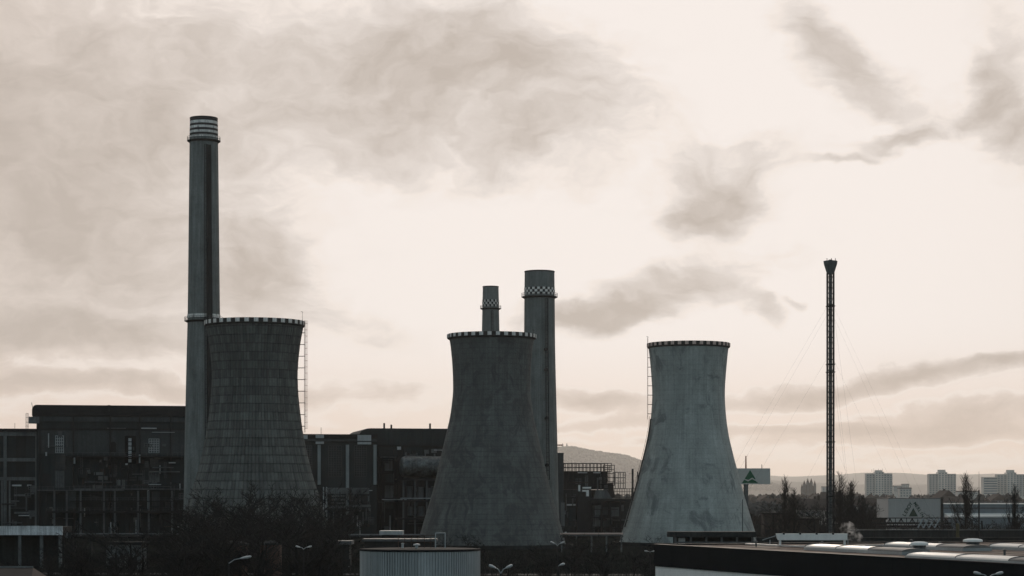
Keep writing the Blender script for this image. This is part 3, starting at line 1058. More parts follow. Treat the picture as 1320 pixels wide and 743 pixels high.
def clutter(parent, xa, xb, ya, yb, n, seed, y0=-.3, out=2.4):
    """runs of pipe, cable tray, ladders, cabinets and small windows, each a part of its own"""
    R = random.Random(seed)
    tones = ('concrete', 'grey_steel', 'pale_steel', 'concrete_dark', 'black_steel', 'brick_dark', 'grey_steel', 'cladding_light')
    for k in range(n):
        x, y = R.uniform(xa, xb), R.uniform(ya, yb)
        d = y0 - R.uniform(.3, out)
        kind = R.random()
        m_ = M[R.choice(tones)]
        if kind < .30:
            y2 = min(yb + 4, y + R.uniform(6, 30))
            obj('pipe', MB().tube((FS(x, d), d, FZ(x, y2, d)), (FS(x, d), d, FZ(x, y, d)), R.uniform(.12, .32), n=6), parent, mat=m_)
        elif kind < .52:
            x2 = min(xb, x + R.uniform(8, 40))
            z = FZ(x, y, d)
            obj('pipe', MB().tube((FS(x, d), d, z), (FS(x2, d), d, z), R.uniform(.10, .28), n=6), parent, mat=m_)
        elif kind < .68:
            obj('cabinet', fbox(MB(), x, x + R.uniform(1.5, 5), y, y + R.uniform(1.5, 5), d, y0), parent, mat=m_)
        elif kind < .84:
            window_wall(parent, x, x + R.uniform(4, 9), y, y + R.uniform(4, 9), R.randint(2, 4), R.randint(2, 3), y0 - .1, M[R.choice(('glass_dark', 'glass_grimy', 'glass_grimy'))], M['grey_steel'])
        else:
            lad = MB()
            y2 = y + R.uniform(8, 22)
            for q in (-.3, .3):
                lad.box(FS(x, d) + q - .05, FS(x, d) + q + .05, d - .05, d + .05, FZ(x, y2, d), FZ(x, y, d))
            z = FZ(x, y2, d)
            while z < FZ(x, y, d):
                lad.box(FS(x, d) - .3, FS(x, d) + .3, d - .04, d + .04, z, z + .08)
                z += .6
            obj('ladder', lad, parent, mat=M['grey_steel'])


clutter(bh, 96, 236, 588, 628, 44, 41)
clutter(bh, 52, 236, 634, 686, 60, 42, -.3, 2.3)
clutter(bh, 52, 236, 556, 584, 12, 43, -.3, .8)

# ---- concrete framed wing
wg = plant('framed_wing', 'lower dark wing with exposed concrete frame, adjoining the tall boiler hall', 'building', PG)
s0, s1 = FS(-60), FS(46.6)
zt = FZ(20, 556)
obj('wall', MB().box(s0, s1, 1.4, 34, -1, zt - .05), wg, mat=M['concrete_dark'])
obj('roof', MB().box(s0, s1 + .3, -.4, 34.2, zt, FZ(20, 552.8)), wg, mat=M['roof_felt'])
for x in (-28, 6.5, 47.5):
    obj('frame_column', MB().box(FS(x) - .55, FS(x) + .55, .2, 1.39, -1, zt - .02), wg, mat=M['concrete'])
for y0, y1 in ((556.5, 562), (590.5, 595), (615, 619.5)):
    obj('frame_beam', fbox(MB(), -60, 46.4, y0, y1, .35, 1.39), wg, mat=M['concrete'])
for (x0, x1) in ((-26, 5), (8.5, 45.8)):
    for (y0, y1) in ((563, 590), (596, 614.5)):
        n_ = 3
        for i in range(n_):
            xa = x0 + (x1 - x0) * i / n_ + .25
            xb = x0 + (x1 - x0) * (i + 1) / n_ - .25
            obj('infill_panel', fbox(MB(), xa, xb, y0 + .4, y1 - .4, 1.2, 1.385), wg, mat=M[('cladding', 'concrete_dark', 'cladding')[i]])
for x in (2.5, 12.5, 46):
    obj('column', MB().box(FS(x) - .3, FS(x) + .3, -.2, .34, 0, FZ(x, 620)), wg, mat=M['concrete'])
for x0, x1, y0, y1 in ((15.5, 27.5, 625, 627), (35, 40.5, 625, 627), (18, 40, 637.5, 640), (18, 44, 660, 662.5)):
    obj('ledge', fbox(MB(), x0, x1, y0, y1, .2, 1.39), wg, mat=M['concrete' if y0 > 630 else 'pale_steel'])
obj('antenna', MB().tube((FS(18.5), 4, zt), (FS(18.5), 4, FZ(18.5, 545)), .07, n=4), wg, mat=M['grey_steel'])
rm = MB()
for x in (33, 34.5, 36):
    rm.tube((FS(x), 3, zt), (FS(x), 3, FZ(x, 532.5)), .07, n=4)
for y in (533, 538, 544, 549):
    rm.tube((FS(33), 3, FZ(33, y)), (FS(36), 3, FZ(36, y)), .06, n=4)
obj('antenna', rm, wg, mat=M['grey_steel'])

# ---- turbine hall with pale pilasters
th = plant('turbine_hall', 'dark hall with pale pilasters and tall window grids between the ribbed and the mottled tower', 'building', PG)
s0, s1 = FS(301), FS(486)
zt = FZ(440, 564)
obj('wall', MB().box(s0, s1, .5, 34, -1, zt), th, mat=M['cladding'])
obj('roof', MB().box(s0, s1 + .2, -.3, 34.3, zt + .01, FZ(440, 560)), th, mat=M['roof_felt'])
obj('cornice', fbox(MB(), 301, 486, 566, 569, -.3, .49), th, mat=M['cladding_light'])
for x in (375.5, 411.5, 448, 483.5):
    obj('pilaster', fbox(MB(), x - 2, x + 2, 573.5, 625 if x != 448 else 664, -.45, .49), th, mat=M['pilaster'])
for (x0, x1, y0, y1) in ((407, 417.5, 560.8, 565), (407, 417.5, 569.5, 572.5), (461, 478.5, 561, 568.5), (461, 478.5, 570, 573), (390, 396.5, 561, 566)):
    obj('parapet_block', fbox(MB(), x0, x1, y0, y1, -.75, -.31), th, mat=M['pale_steel'])
for (x0, x1) in ((423.5, 440), (457, 472), (387, 402)):
    window_wall(th, x0, x1, 575, 614, 5, 13, .42, M['glass_dark'], M['cladding_light'])
for (x0, x1, y0, y1, m_) in ((420, 476, 629, 637, 'concrete'), (428, 445, 638.5, 641, 'concrete'), (428, 445, 643, 645.5, 'concrete'), (428, 445, 647.5, 650, 'concrete'),
                             (421, 446, 652, 655.5, 'concrete'), (450, 478, 651, 654, 'concrete'), (421, 478, 657, 659.5, 'concrete_dark')):
    obj('ledge', fbox(MB(), x0, x1, y0, y1, -1.4, .48), th, mat=M[m_])
for x, y0, y1 in ((417, 628, 662), (421, 628, 672), (464, 638, 660), (472, 655, 670), (430, 660, 676), (440, 660, 676), (455, 660, 674), (468, 660, 676)):
    obj('pipe', MB().tube((FS(x, -1.9), -1.9, FZ(x, y1)), (FS(x, -1.9), -1.9, FZ(x, y0)), .22, n=6), th, mat=M['pale_steel' if y0 == 628 else 'grey_steel'])
obj('dark_bay', fbox(MB(), 449.8, 476, 638, 650, -.6, .48), th, mat=M['glass_dark'])
obj('antenna', MB().tube((FS(415), 3, zt), (FS(415), 3, FZ(415, 551)), .08, n=4), th, mat=M['black_steel'])

clutter(th, 418, 480, 628, 690, 36, 44, -.5, 1.8)
clutter(wg, 0, 44, 622, 690, 26, 45, .3, 1.0)

# ---- taller hall with rounded roof shoulder
bt = plant('bunker_hall', 'tall dark hall with rounded roof shoulder behind the shiny horizontal drum', 'building', PG)
YB = 8.0
s0, s1 = FS(463.5, YB), FS(672, YB)
zt = FZ(520, 575, YB)
obj('wall', MB().box(s0 + .6, s1, YB + .4, YB + 36, -1, zt), bt, mat=M['concrete_dark'])
zr = FZ(520, 552.5, YB)
rp = [(s0, zt + .02)] + [(s0 + 4.0 * (1 - cos(k * pi / 12)), zr - 2.4 + 2.4 * sin(k * pi / 12)) for k in range(0, 7)] + [(s1 + .2, zr), (s1 + .2, zt + .02)]
obj('roof', MB().prism(rp, YB - .2, YB + 36.3), bt, mat=M['cladding'])
for k in range(7):
    xa = 487 + k * 14
    obj('roof_panel', fbox(MB(), xa + .3, xa + 13.7, 557.5, 574, YB - .42, YB - .22), bt, mat=M['cladding'])
for x, y in ((495.8, 545.5), (505, 547.5), (555, 546)):
    obj('roof_vent', MB().box(FS(x, YB) - .3, FS(x, YB) + .3, YB + 1, YB + 1.6, zr - .5, FZ(x, y, YB)), bt, mat=M['black_steel'])
for (x0, x1, y0, y1, m_) in ((488, 512, 577, 588, 'cladding'), (512, 517, 576, 580, 'pale_steel'), (520, 545, 577, 590, 'cladding'), (547, 553, 580, 585, 'concrete'), (556, 563, 579, 584, 'concrete'),
                             (496, 506, 592, 607, 'concrete'), (497, 508, 611, 622, 'cladding_light'), (496, 507, 626, 642, 'concrete'), (497, 507, 646, 656, 'cladding_light')):
    obj('wall_panel', fbox(MB(), x0, x1, y0, y1, YB - .2, YB + .39), bt, mat=M[m_])
for x in (488.5, 493, 509, 514):
    obj('frame_column', MB().box(FS(x, YB - 1) - .3, FS(x, YB - 1) + .3, YB - 1.3, YB - .7, 0, FZ(x, 590, YB - 1)), bt, mat=M['black_steel'])
for y in (593, 608, 624, 643):
    obj('platform', fbox(MB(), 487, 516, y, y + 1.2, YB - 2.2, YB - .25), bt, mat=M['black_steel'])

clutter(bt, 487, 590, 577, 600, 18, 46, YB - .2, 1.4)
clutter(bt, 487, 575, 605, 690, 40, 47, YB - .2, 3.0)

# ---- horizontal drum on its steel frame
YD = -1.0
dr = plant('storage_drum', 'horizontal metal clad drum on a steel frame beside the mottled cooling tower', 'drum')
c0, c1 = FS(515, YD), FS(592, YD)
zc = FZ(540, 602, YD)
rd_ = (FZ(540, 588.5, YD) - FZ(540, 615.5, YD)) / 2
dm = MB()
prof_ = [(.05, 0), (rd_ * .6, .25), (rd_ * .92, .9), (rd_, 1.6)]
L = c1 - c0
prof_ += [(rd_ + (.03 if k % 2 else 0), 1.6 + (L - 3.2) * k / 24) for k in range(1, 25)]
prof_ += [(rd_ * .92, L - .9), (rd_ * .6, L - .25), (.05, L)]
dm.lathe(prof_, 32)
dm.v = [(c0 + z, YD + x, zc + y) for (x, y, z) in dm.v]
obj('shell', dm, dr, mat=M['insul'], smooth=True)
R = random.Random(3)
for k in range(9):
    s = c0 + 2.2 + k * (L - 4) / 9
    sheet = MB().lathe([(rd_ + .04, s), (rd_ + .12, s + .1), (rd_ + .12, s + 1.3), (rd_ + .04, s + 1.4)], 8, a0=R.uniform(1.6, 2.4), a1=R.uniform(3.0, 4.2))
    sheet.v = [(z, YD + x, zc + y) for (x, y, z) in sheet.v]
    obj('insulation_sheet', sheet, dr, mat=M['insul'])
for x, y in ((523, 583), (537, 584), (548, 583.5), (560, 585)):
    obj('nozzle', MB().tube((FS(x, YD), YD, zc + rd_ - .3), (FS(x, YD), YD, FZ(x, y, YD)), .3, n=8), dr, mat=M['grey_steel'])
for x in (519, 534, 549, 564, 579):
    obj('frame_column', MB().box(FS(x, YD) - .28, FS(x, YD) + .28, YD - 2.4, YD - 1.8, 0, FZ(x, 618, YD)), dr, mat=M['grey_steel'])
for y in (617.5, 645, 668):
    obj('frame_beam', fbox(MB(), 512, 596, y, y + 2, YD - 2.9, YD + 3), dr, mat=M['black_steel'])
for x0, x1, y0, y1 in ((525, 533, 627, 644), (538, 547, 628, 644), (551, 558, 629, 644), (526, 534, 653, 665), (538, 548, 653, 666)):
    obj('vessel', MB().tube((FS((x0 + x1) / 2, YD), YD + 1.5, FZ(540, y1, YD)), (FS((x0 + x1) / 2, YD), YD + 1.5, FZ(540, y0, YD)), (x1 - x0) * .14, n=14), dr, mat=M['grey_steel'])
obj('handrail', fbox(MB(), 516, 560, 642, 643, YD - 3.1, YD - 2.95), dr, mat=M['galv'])

# ---- steel framed unit between the mottled and the pale tower
YC = 0.0
fu = plant('steel_framed_unit', 'open steel framed boiler structure between the mottled and the pale cooling tower', 'structure')


def lattice(mb, x0, x1, y0, y1, nx, ny, ya, r=.14, yb=None):
    s0, s1 = FS(x0, ya), FS(x1, ya)
    xm = (x0 + x1) / 2
    z0, z1 = FZ(xm, y1, ya), FZ(xm, y0, ya)
    for yy in ((ya,) if yb is None else (ya, yb)):
        for i in range(nx + 1):
            s = s0 + (s1 - s0) * i / nx
            mb.box(s - r, s + r, yy - r, yy + r, z0, z1)
        for j in range(ny + 1):
            z = z0 + (z1 - z0) * j / ny
            mb.box(s0 - r, s1 + r, yy - r * .9, yy + r * .9, z - r, z + r)
    if yb is not None:
        for i in range(nx + 1):
            s = s0 + (s1 - s0) * i / nx
            for j in range(ny + 1):
                z = z0 + (z1 - z0) * j / ny
                mb.box(s - r * .8, s + r * .8, ya, yb, z - r * .8, z + r * .8)
    return mb


obj('stair_tower', fbox(MB(), 714, 726.5, 584, 700, 1, 8), fu, mat=M['cladding_light'])
obj('roof_frame', lattice(MB(), 727, 788, 597.5, 608, 13, 2, 2, .10, 12), fu, mat=M['black_steel'])
obj('roof_frame', lattice(MB(), 786, 792, 600, 626, 1, 5, 2, .10, 12), fu, mat=M['black_steel'])
obj('casing', fbox(MB(), 727, 783, 608.5, 631, 3, 20), fu, mat=M['concrete_dark'])
obj('casing_frame', lattice(MB(), 727, 784, 608.5, 630, 9, 4, 2.4, .12), fu, mat=M['black_steel'])
obj('block', fbox(MB(), 714, 762, 631.2, 700, 1.5, 20), fu, mat=M['concrete_dark'])
obj('block', fbox(MB(), 762.2, 818, 643, 700, 2, 20), fu, mat=M['concrete_dark'])
obj('hopper', MB().prism([(FS(767), FZ(775, 643)), (FS(791), FZ(775, 643)), (FS(784), FZ(775, 631.8)), (FS(770), FZ(775, 631.8))], 2.2, 10), fu, mat=M['concrete'])
obj('hopper', MB().prism([(FS(784), FZ(788, 642)), (FS(795), FZ(788, 642)), (FS(792.5), FZ(788, 622)), (FS(785), FZ(788, 624))], 3, 8), fu, mat=M['brick_dark'])
obj('railing', lattice(MB(), 792, 818, 630, 642, 12, 3, 2.2, .07), fu, mat=M['black_steel'])
obj('stair_frame', lattice(MB(), 793, 806, 609, 630, 2, 3, 6, .12, 9), fu, mat=M['grey_steel'])
for x, y0 in ((815.5, 604.5), (822, 608), (824.5, 609)):
    obj('vent_pipe', MB().tube((FS(x, 5), 5, FZ(x, 645, 5)), (FS(x, 5), 5, FZ(x, y0, 5)), .38 if x < 816 else .2, n=8), fu, mat=M['concrete_dark'])
for x0, x1, y0, y1 in ((746, 748, 625.5, 633.5), (751.5, 762, 628, 630), (751, 759, 632, 634), (756, 759, 634, 640)):
    obj('pale_duct', fbox(MB(), x0, x1, y0, y1, -.4, .6), fu, mat=M['wall_white'])
for x0, x1, y in ((745, 757, 609.5), (765, 774, 609.5)):
    obj('lamp_strip', fbox(MB(), x0, x1, y - .5, y + .7, 1.6, 2.1), fu, mat=M['pale_steel'])
obj('dark_shaft', fbox(MB(), 744, 763, 640, 690, .2, 1.4), fu, mat=M['black_steel'])
for (x0, x1, y0, y1, m_) in ((716, 720, 646, 690, 'concrete'), (723, 728, 648, 680, 'concrete'), (731, 742, 650, 652, 'pale_steel'), (733, 742, 655, 678, 'cladding'), (747, 754, 669, 679, 'concrete'),
                             (765, 774, 652, 664, 'concrete'), (777, 784, 654, 664, 'cladding_light'), (788, 798, 654, 666, 'concrete'), (765, 774, 671, 679, 'concrete'), (778, 788, 671, 679, 'cladding_light')):
    obj('wall_panel', fbox(MB(), x0, x1, y0, y1, .9, 1.45 if x0 < 760 else 1.99), fu, mat=M[m_])
for y in (645, 667, 681):
    obj('platform', fbox(MB(), 760, 806, y, y + 1.2, -.8, .85), fu, mat=M['black_steel'])
for x in (763, 776, 787, 800):
    obj('frame_column', MB().box(FS(x, -.6) - .2, FS(x, -.6) + .2, -.75, -.4, 0, FZ(x, 645)), fu, mat=M['black_steel'])
clutter(fu, 716, 742, 634, 690, 14, 48, 1.4, 1.2)
clutter(fu, 762, 806, 646, 690, 34, 49, 1.9, 2.4)
clutter(fu, 729, 780, 610, 628, 14, 50, 2.9, .8)

# link hall hidden behind chimney and tower, so the row of halls is closed
lh = plant('link_hall', 'low dark hall glimpsed behind the stout chimney foot', 'building', PG)
obj('wall', MB().box(FS(600, 10), FS(713, 10), 8.2, 30, -1, FZ(650, 600, 10)), lh, mat=M['concrete_dark'])
obj('roof', MB().box(FS(600, 10), FS(713, 10) + .2, 8, 30.2, FZ(650, 600, 10) + .01, FZ(650, 600, 10) + .8), lh, mat=M['roof_felt'])


# ================================================================== pipe bridges and yard buildings
def pipe_bridge(label, xa, xb, y_top, D, n, pipes, post_mat, group='pipe bridges across the yard', deck=None):
    D *= KD
    t = thing('pipe_bridge', label, 'pipe bridge', (XP((xa + xb) / 2, D), D, 0), 0, group)
    h = (XP(xb, D) - XP(xa, D)) / 2
    z = ZP(y_top, D)
    for k, (dz, r, m_) in enumerate(pipes):
        pts = [(-h, k * .5 - .5, z - dz - r), (h, k * .5 - .5, z - dz - r)]
        obj('pipe', MB().tube(pts[0], pts[1], r, n=10), t, mat=M[m_])
    zb = z - max(p[0] + 2 * p[1] for p in pipes)
    for i in range(n):
        x = -h + .4 + (2 * h - .8) * i / (n - 1)
        p = obj('post', MB().box(x - .18, x + .18, -.7, -.34, -.3, zb).box(x - .18, x + .18, .34, .7, -.3, zb), t, mat=M[post_mat])
        obj('cross_beam', MB().box(x - .2, x + .2, -1.0, 1.0, zb + .001, zb + .3), p, mat=M[post_mat])
    return t


pipe_bridge('brown topped pipe bridge between the mottled and the pale cooling tower', 722, 803, 687, 345, 5, [(0, .22, 'pink_paint'), (.55, .2, 'grey_steel'), (.9, .16, 'black_steel')], 'concrete')
pipe_bridge('dim pipe bridge running behind the corrugated round tank', 425, 548, 688.5, 300, 6, [(0, .3, 'grey_steel'), (.7, .2, 'concrete_dark')], 'concrete_dark')
pipe_bridge('dark pipe bridge in front of the tall boiler hall', 92, 236, 687.5, 310, 7, [(0, .22, 'grey_steel'), (.6, .3, 'black_steel')], 'concrete_dark')


def shed(name, label, xa, xb, y_top, D, depth, wall, roof, fascia=.6, over=.5, cat='shed', doors=2):
    D *= KD
    x0, x1, z = XP(xa, D), XP(xb, D), ZP(y_top, D)
    w = (x1 - x0) / 2
    t = thing(name, label, cat, ((x0 + x1) / 2, D, 0))
    obj('wall', MB().box(-w, w, 0, depth, -.3, z - fascia), t, mat=wall)
    obj('roof', MB().box(-w - over, w + over, -over, depth + over, z - fascia + .002, z), t, mat=roof)
    for i in range(doors):
        x = -w + 2 * w * (i + .5) / doors
        d = obj('door', MB().box(x - .9, x + .9, -.08, .02, 0, min(2.6, z - fascia - .5)), t, mat=M['black_steel'])
        obj('handle', MB().box(x + .6, x + .7, -.14, -.08, 1.0, 1.2), d, mat=M['galv'])
    return t


# low pale roofed shed behind the tank
t = shed('yard_shed', 'small shed with a pale roof edge behind the corrugated tank', 492, 516, 684.5, 290, 5, M['concrete_dark'], M['pale_steel'], .9)
t = shed('yard_shed', 'low flat yard store beside the corrugated tank, its roof barely seen', 432, 450, 697.5, 255, 6, M['concrete_dark'], M['grey_steel'], .7)
t = shed('yard_shed', 'long low sooty store at the foot of the mottled tower', 470, 560, 695, 270, 6, M['concrete_dark'], M['grey_steel'], .5, doors=4)
# pale concrete canopy
DQ = 270.0 * KD
t = thing('concrete_canopy', 'weathered pale concrete canopy on slim pillars before the framed wing', 'canopy', (XP(0, DQ), DQ, 0))
x1 = XP(81, DQ) - XP(0, DQ)
z1, z0 = ZP(678.3, DQ), ZP(690, DQ)
R = random.Random(8)
n = 9
for i in range(n):
    xa = -9 + (x1 + 9) * i / n
    xb = -9 + (x1 + 9) * (i + 1) / n
    obj('fascia_panel', MB().box(xa + .02, xb - .02, -.2 + R.uniform(-.03, .03), .1, z0, z1 + R.uniform(-.05, .05)), t, mat=M['concrete_pale'])
obj('roof_slab', MB().box(-9, x1, .101, 9, z0 + .4, z1 - .15), t, mat=M['concrete_dark'])
for x in (-6, XP(25, DQ) - XP(0, DQ), XP(53, DQ) - XP(0, DQ), x1 - .6):
    obj('pillar', MB().box(x - .3, x + .3, .15, .75, -.3, z0 + .39), t, mat=M['concrete'])
obj('back_wall', MB().box(-9, x1 - 1, 6, 6.3, -.3, z0 + .39), t, mat=M['concrete_dark'])
# pale walled yard building, dim
t = shed('yard_building', 'low building with a grimy pale wall below the tall boiler hall', 137, 182, 699, 262, 6, M['concrete'], M['roof_felt'], .5, doors=2, cat='building')
# brown tiled roof corner at the bottom
DQ = 150.0 * KD
t = thing('tiled_roof_house', 'brown roofed low house just below the pale concrete canopy', 'house', (XP(5, DQ), DQ, 0))
zr = ZP(733.5, DQ)
obj('wall', MB().box(-8, 2.4, .3, 8, -.3, zr - 1.4), t, mat=M['brick_dark'])
rf = obj('roof', MB().add([(-8.5, -.3, zr - 1.3), (3.2, -.3, zr - 1.3), (2.4, 4, zr), (-8.5, 4, zr), (-8.5, 8.5, zr - 1.3), (3.2, 8.5, zr - 1.3)], [(0, 1, 2, 3), (3, 2, 5, 4), (1, 5, 2), (0, 3, 4), (0, 4, 5, 1)]), t, mat=M['house_roof'])
obj('ridge_cap', MB().tube((-8.5, 4, zr + .02), (2.4, 4, zr + .02), .16, n=6), rf, mat=M['concrete'])


# two brown round tanks
def brown_tank(label, xa, xb, y_top, D):
    D *= KD
    t = thing('brown_tank', label, 'tank', (XP((xa + xb) / 2, D), D, 0), 0, 'rust brown tanks at the foot of the ribbed tower')
    r = (xb - xa) / 2 * D / FPX
    z = ZP(y_top, D)
    pr = [(r, -.3)]
    k = 0
    while k * 1.6 < z - 1.6:
        k += 1
        pr += [(r, k * 1.6 - .08), (r + .05, k * 1.6 - .05), (r + .05, k * 1.6), (r, k * 1.6 + .03)]
    pr += [(r, z - .3)]
    obj('shell', MB().lathe(pr, 32), t, mat=M['brown_tank'])
    obj('roof', MB().lathe([(r + .08, z - .32), (r + .08, z - .05), (r * .5, z + .3), (.02, z + .45)], 32), t, mat=M['concrete_dark'])
    obj('ladder', MB().tube((.25 - r * .3, -r * .98, 0), (.25 - r * .3, -r * .98, z), .04, n=4).tube((-.25 - r * .3, -r * .98, 0), (-.25 - r * .3, -r * .98, z), .04, n=4), t, mat=M['grey_steel'])


brown_tank('wider rust brown round tank half hidden by bare branches', 283, 320, 700.5, 215)
brown_tank('narrower rust brown round tank beside its wider neighbour', 335, 363, 700, 215)

# ================================================================== corrugated round tank in front
DT = 150.0 * KD
rt = 77.5 * DT / FPX
zt = ZP(707.5, DT)
t = thing('corrugated_tank', 'round tank clad in pale corrugated sheet with a hoop ladder on its flat top', 'tank', (XP(541.5, DT), DT + 0, 0))
N = 172
npan = 12
rib = []
for (q, dr_) in ((0, 0), (.36, 0), (.44, .15), (.88, .15), (.96, 0)):
    rib.append((q, dr_))
for p in range(npan):
    a0 = 2 * pi * p / npan
    a1 = 2 * pi * (p + 1) / npan - .004
    nr = 11
    ring = []
    for i in range(nr):
        for q, dr_ in rib:
            a = a0 + (a1 - a0) * (i + q) / nr
            ring.append((a, rt - .15 + dr_ + (.012 if p % 2 else 0)))
    ring.append((a1, rt - .15 + (.012 if p % 2 else 0)))
    vs_ = [(r * cos(a), r * sin(a), -.3) for a, r in ring] + [(r * cos(a), r * sin(a), zt - .18) for a, r in ring]
    m = len(ring)
    obj('cladding_sheet', MB().add(vs_, [(i, i + 1, m + i + 1, m + i) for i in range(m - 1)]), t, mat=M['tank'][(p * 5) % 3])
obj('inner_wall', MB().lathe([(rt - .22, -.3), (rt - .22, zt - .2)], 64), t, mat=M['black_steel'])
obj('rim', MB().lathe([(rt - .2, zt - .2), (rt + .05, zt - .2), (rt + .05, zt - .02), (rt - .2, zt + .04)], 96, close=True), t, mat=M['fascia_black'])
rf = obj('roof', MB().lathe([(rt - .19, zt + .0), (rt * .6, zt + .02), (.02, zt + .04)], 64), t, mat=M['roof_felt'])
hp = MB()
xh = XP(567, DT) - XP(541.5, DT)
hp.path([(xh - .55, 1.0, zt), (xh - .55, 1.0, zt + 1.75), (xh + .55, 1.0, zt + 1.75), (xh + .55, 1.0, zt)], .045, 6)
hp.path([(xh - .55, 2.2, zt), (xh - .55, 2.2, zt + 1.75), (xh + .55, 2.2, zt + 1.75), (xh + .55, 2.2, zt)], .045, 6)
obj('ladder_hoop', hp, t, mat=M['galv'])
rl = MB()
for k in range(6):
    rl.tube((xh - 1.1 - k * .75, 2.2, zt), (xh - 1.1 - k * .75, 2.2, zt + 1.45), .035, n=4)
for h in (.7, 1.45):
    rl.tube((xh - .55, 2.2, zt + h), (xh - 4.85, 2.2, zt + h), .035, n=4)
obj('railing', rl, t, mat=M['brown_tank'])
obj('vent', MB().lathe([(.18, zt), (.18, zt + .35), (.4, zt + .38), (.36, zt + .5), (.02, zt + .6)], 12, c=(XP(537, DT) - XP(541.5, DT), .2, 0)), t, mat=M['galv'])
obj('vent', MB().lathe([(.14, zt), (.14, zt + .5), (.22, zt + .55), (.02, zt + .62)], 12, c=(XP(518, DT) - XP(541.5, DT), 1.8, 0)), t, mat=M['pale_steel'])

# ================================================================== flat roofed store in front
C0 = Vector((XP(845, 159.4 * KD), 159.4 * KD, 0))
CA = radians(20.04)
st = thing('flat_roofed_store', 'long low store with black fascia, white wall and damp flat roof carrying skylights', 'building', C0, CA)
ZR = 9.0
LX, LY = 80.0, -150.0
obj('roof', MB().add([(.3, LY, ZR - .12), (LX, LY, ZR - .12), (LX, -.3, ZR - .12), (.3, -.3, ZR - .12)], [(0, 1, 2, 3)]), st, mat=M['roof_damp'])
k = 0
y = 0.0
while y > LY:      # fascia cassettes along the long side
    y2 = y - 5.1
    obj('fascia_panel', MB().box(-.18, .29, y2 + .012, y - .012, ZR - 2.62, ZR - .002), st, mat=M['fascia_black'])
    obj('wall_panel', MB().box(-.02, .25, y2 + .010, y - .010, -.3, ZR - 2.63), st, mat=M['wall_white'])
    y = y2
x = .30
while x < LX:
    obj('fascia_panel', MB().box(x + .012, x + 5.1 - .012, -.28, .14, ZR - 2.62, ZR + .0), st, mat=M['fascia_black'])
    obj('wall_panel', MB().box(x + .01, x + 5.09, -.24, .02, -.3, ZR - 2.63), st, mat=M['wall_white'])
    x += 5.1
obj('parapet_cap', MB().box(-.22, .34, LY, .18, ZR + .001, ZR + .05), st, mat=M['black_steel'])
obj('parapet_cap', MB().box(.341, LX, -.32, .18, ZR + .001, ZR + .05), st, mat=M['black_steel'])
for k in range(17):      # welded laps of the roofing sheet
    x = 2.2 + k * 4.4
    obj('membrane_lap', MB().box(x, x + .22, LY, -.5, ZR - .119, ZR - .10), st, mat=M['roof_felt'])
for k in range(9):
    y = -6 - k * 15.5
    obj('membrane_lap', MB().box(.5, LX, y, y + .2, ZR - .0985, ZR - .085), st, mat=M['roof_felt'])
obj('cable_tray', MB().box(10.5, 10.9, -120, -3, ZR - .02, ZR + .12), st, mat=M['galv'])
obj('cable_tray', MB().box(11.2, 30, -14.2, -13.9, ZR - .02, ZR + .1), st, mat=M['galv'])
for (x, y) in ((9, -9), (14, -16), (26, -22), (30, -9), (15, -52), (28, -60), (9.5, -70)):
    obj('vent_pipe', MB().tube((x, y, ZR - .12), (x, y, ZR + .45), .12, n=8).lathe([(.22, ZR + .42), (.22, ZR + .5), (.02, ZR + .58)], 8, c=(x, y, 0)), st, mat=M['grey_steel'])
obj('inner_core', MB().box(.4, LX - .5, LY + .3, -.5, 0, ZR - .5), st, mat=M['black_steel'])


def RL(px, py, z=ZR):
    D = (CAMH - z) * FPX / (py - HOR)
    v = Vector((XP(px, D), D, 0)) - C0
    c, s = cos(CA), sin(CA)
    return (v.x * c + v.y * s, -v.x * s + v.y * c)


def skylight(label, x0, x1, y0, y1, nseg, open_=None):
    t = thing('skylight', label, 'skylight', C0 + Matrix.Rotation(CA, 3, 'Z') @ Vector(((x0 + x1) / 2, (y0 + y1) / 2, ZR - .12)), CA, 'barrel skylights on the damp flat roof')
    w, l = (x1 - x0) / 2, (y1 - y0) / 2
    obj('kerb', MB().box(-w - .1, w + .1, -l - .1, l + .1, 0, .32), t, mat=M['galv'])
    rise = .34
    for i in range(nseg):
        ya, yb = -l + 2 * l * i / nseg + .05, -l + 2 * l * (i + 1) / nseg - .05
        n = 16
        vs_, fs = [], []
        for yy in (ya, yb):
            for k in range(n + 1):
                a = pi * k / n
                vs_.append((-w * cos(a), yy, .325 + rise * sin(a) ** .8))
        fs = [(k, k + 1, n + 2 + k, n + 1 + k) for k in range(n)]
        fs += [tuple(range(n, -1, -1)), tuple(range(n + 1, 2 * n + 2))]
        p = obj('pane', MB().add(vs_, fs), t, mat=M['poly_dusty' if i == 0 else 'poly'])
        rb = MB()
        for k in range(n):
            a, b = pi * k / n, pi * (k + 1) / n
            rb.tube((-w * cos(a), yb + .05, .33 + (rise + .02) * sin(a) ** .8), (-w * cos(b), yb + .05, .33 + (rise + .02) * sin(b) ** .8), .05, n=4)
        obj('glazing_bar', rb, p, mat=M['grey_steel'])
    return t


def sky_px(label, p0, p1, wid, nseg):
    (xa, ya), (xb, yb) = RL(*p0), RL(*p1)
    xm = (xa + xb) / 2
    skylight(label, xm - wid / 2, xm + wid / 2, min(ya, yb), max(ya, yb), nseg)


sky_px('barrel skylight near the black edge, closest to the steaming outlet', (1082, 707.5), (1152, 714.5), 3.3, 3)
sky_px('barrel skylight near the black edge, below the smaller roof ventilator', (1235, 718.5), (1345, 731), 3.4, 3)
sky_px('barrel skylight in mid roof behind the smaller ventilator', (1175, 704.5), (1240, 709.5), 3.4, 3)
sky_px('barrel skylight in mid roof beyond the wide ventilator', (1312, 706.5), (1390, 712), 3.4, 3)


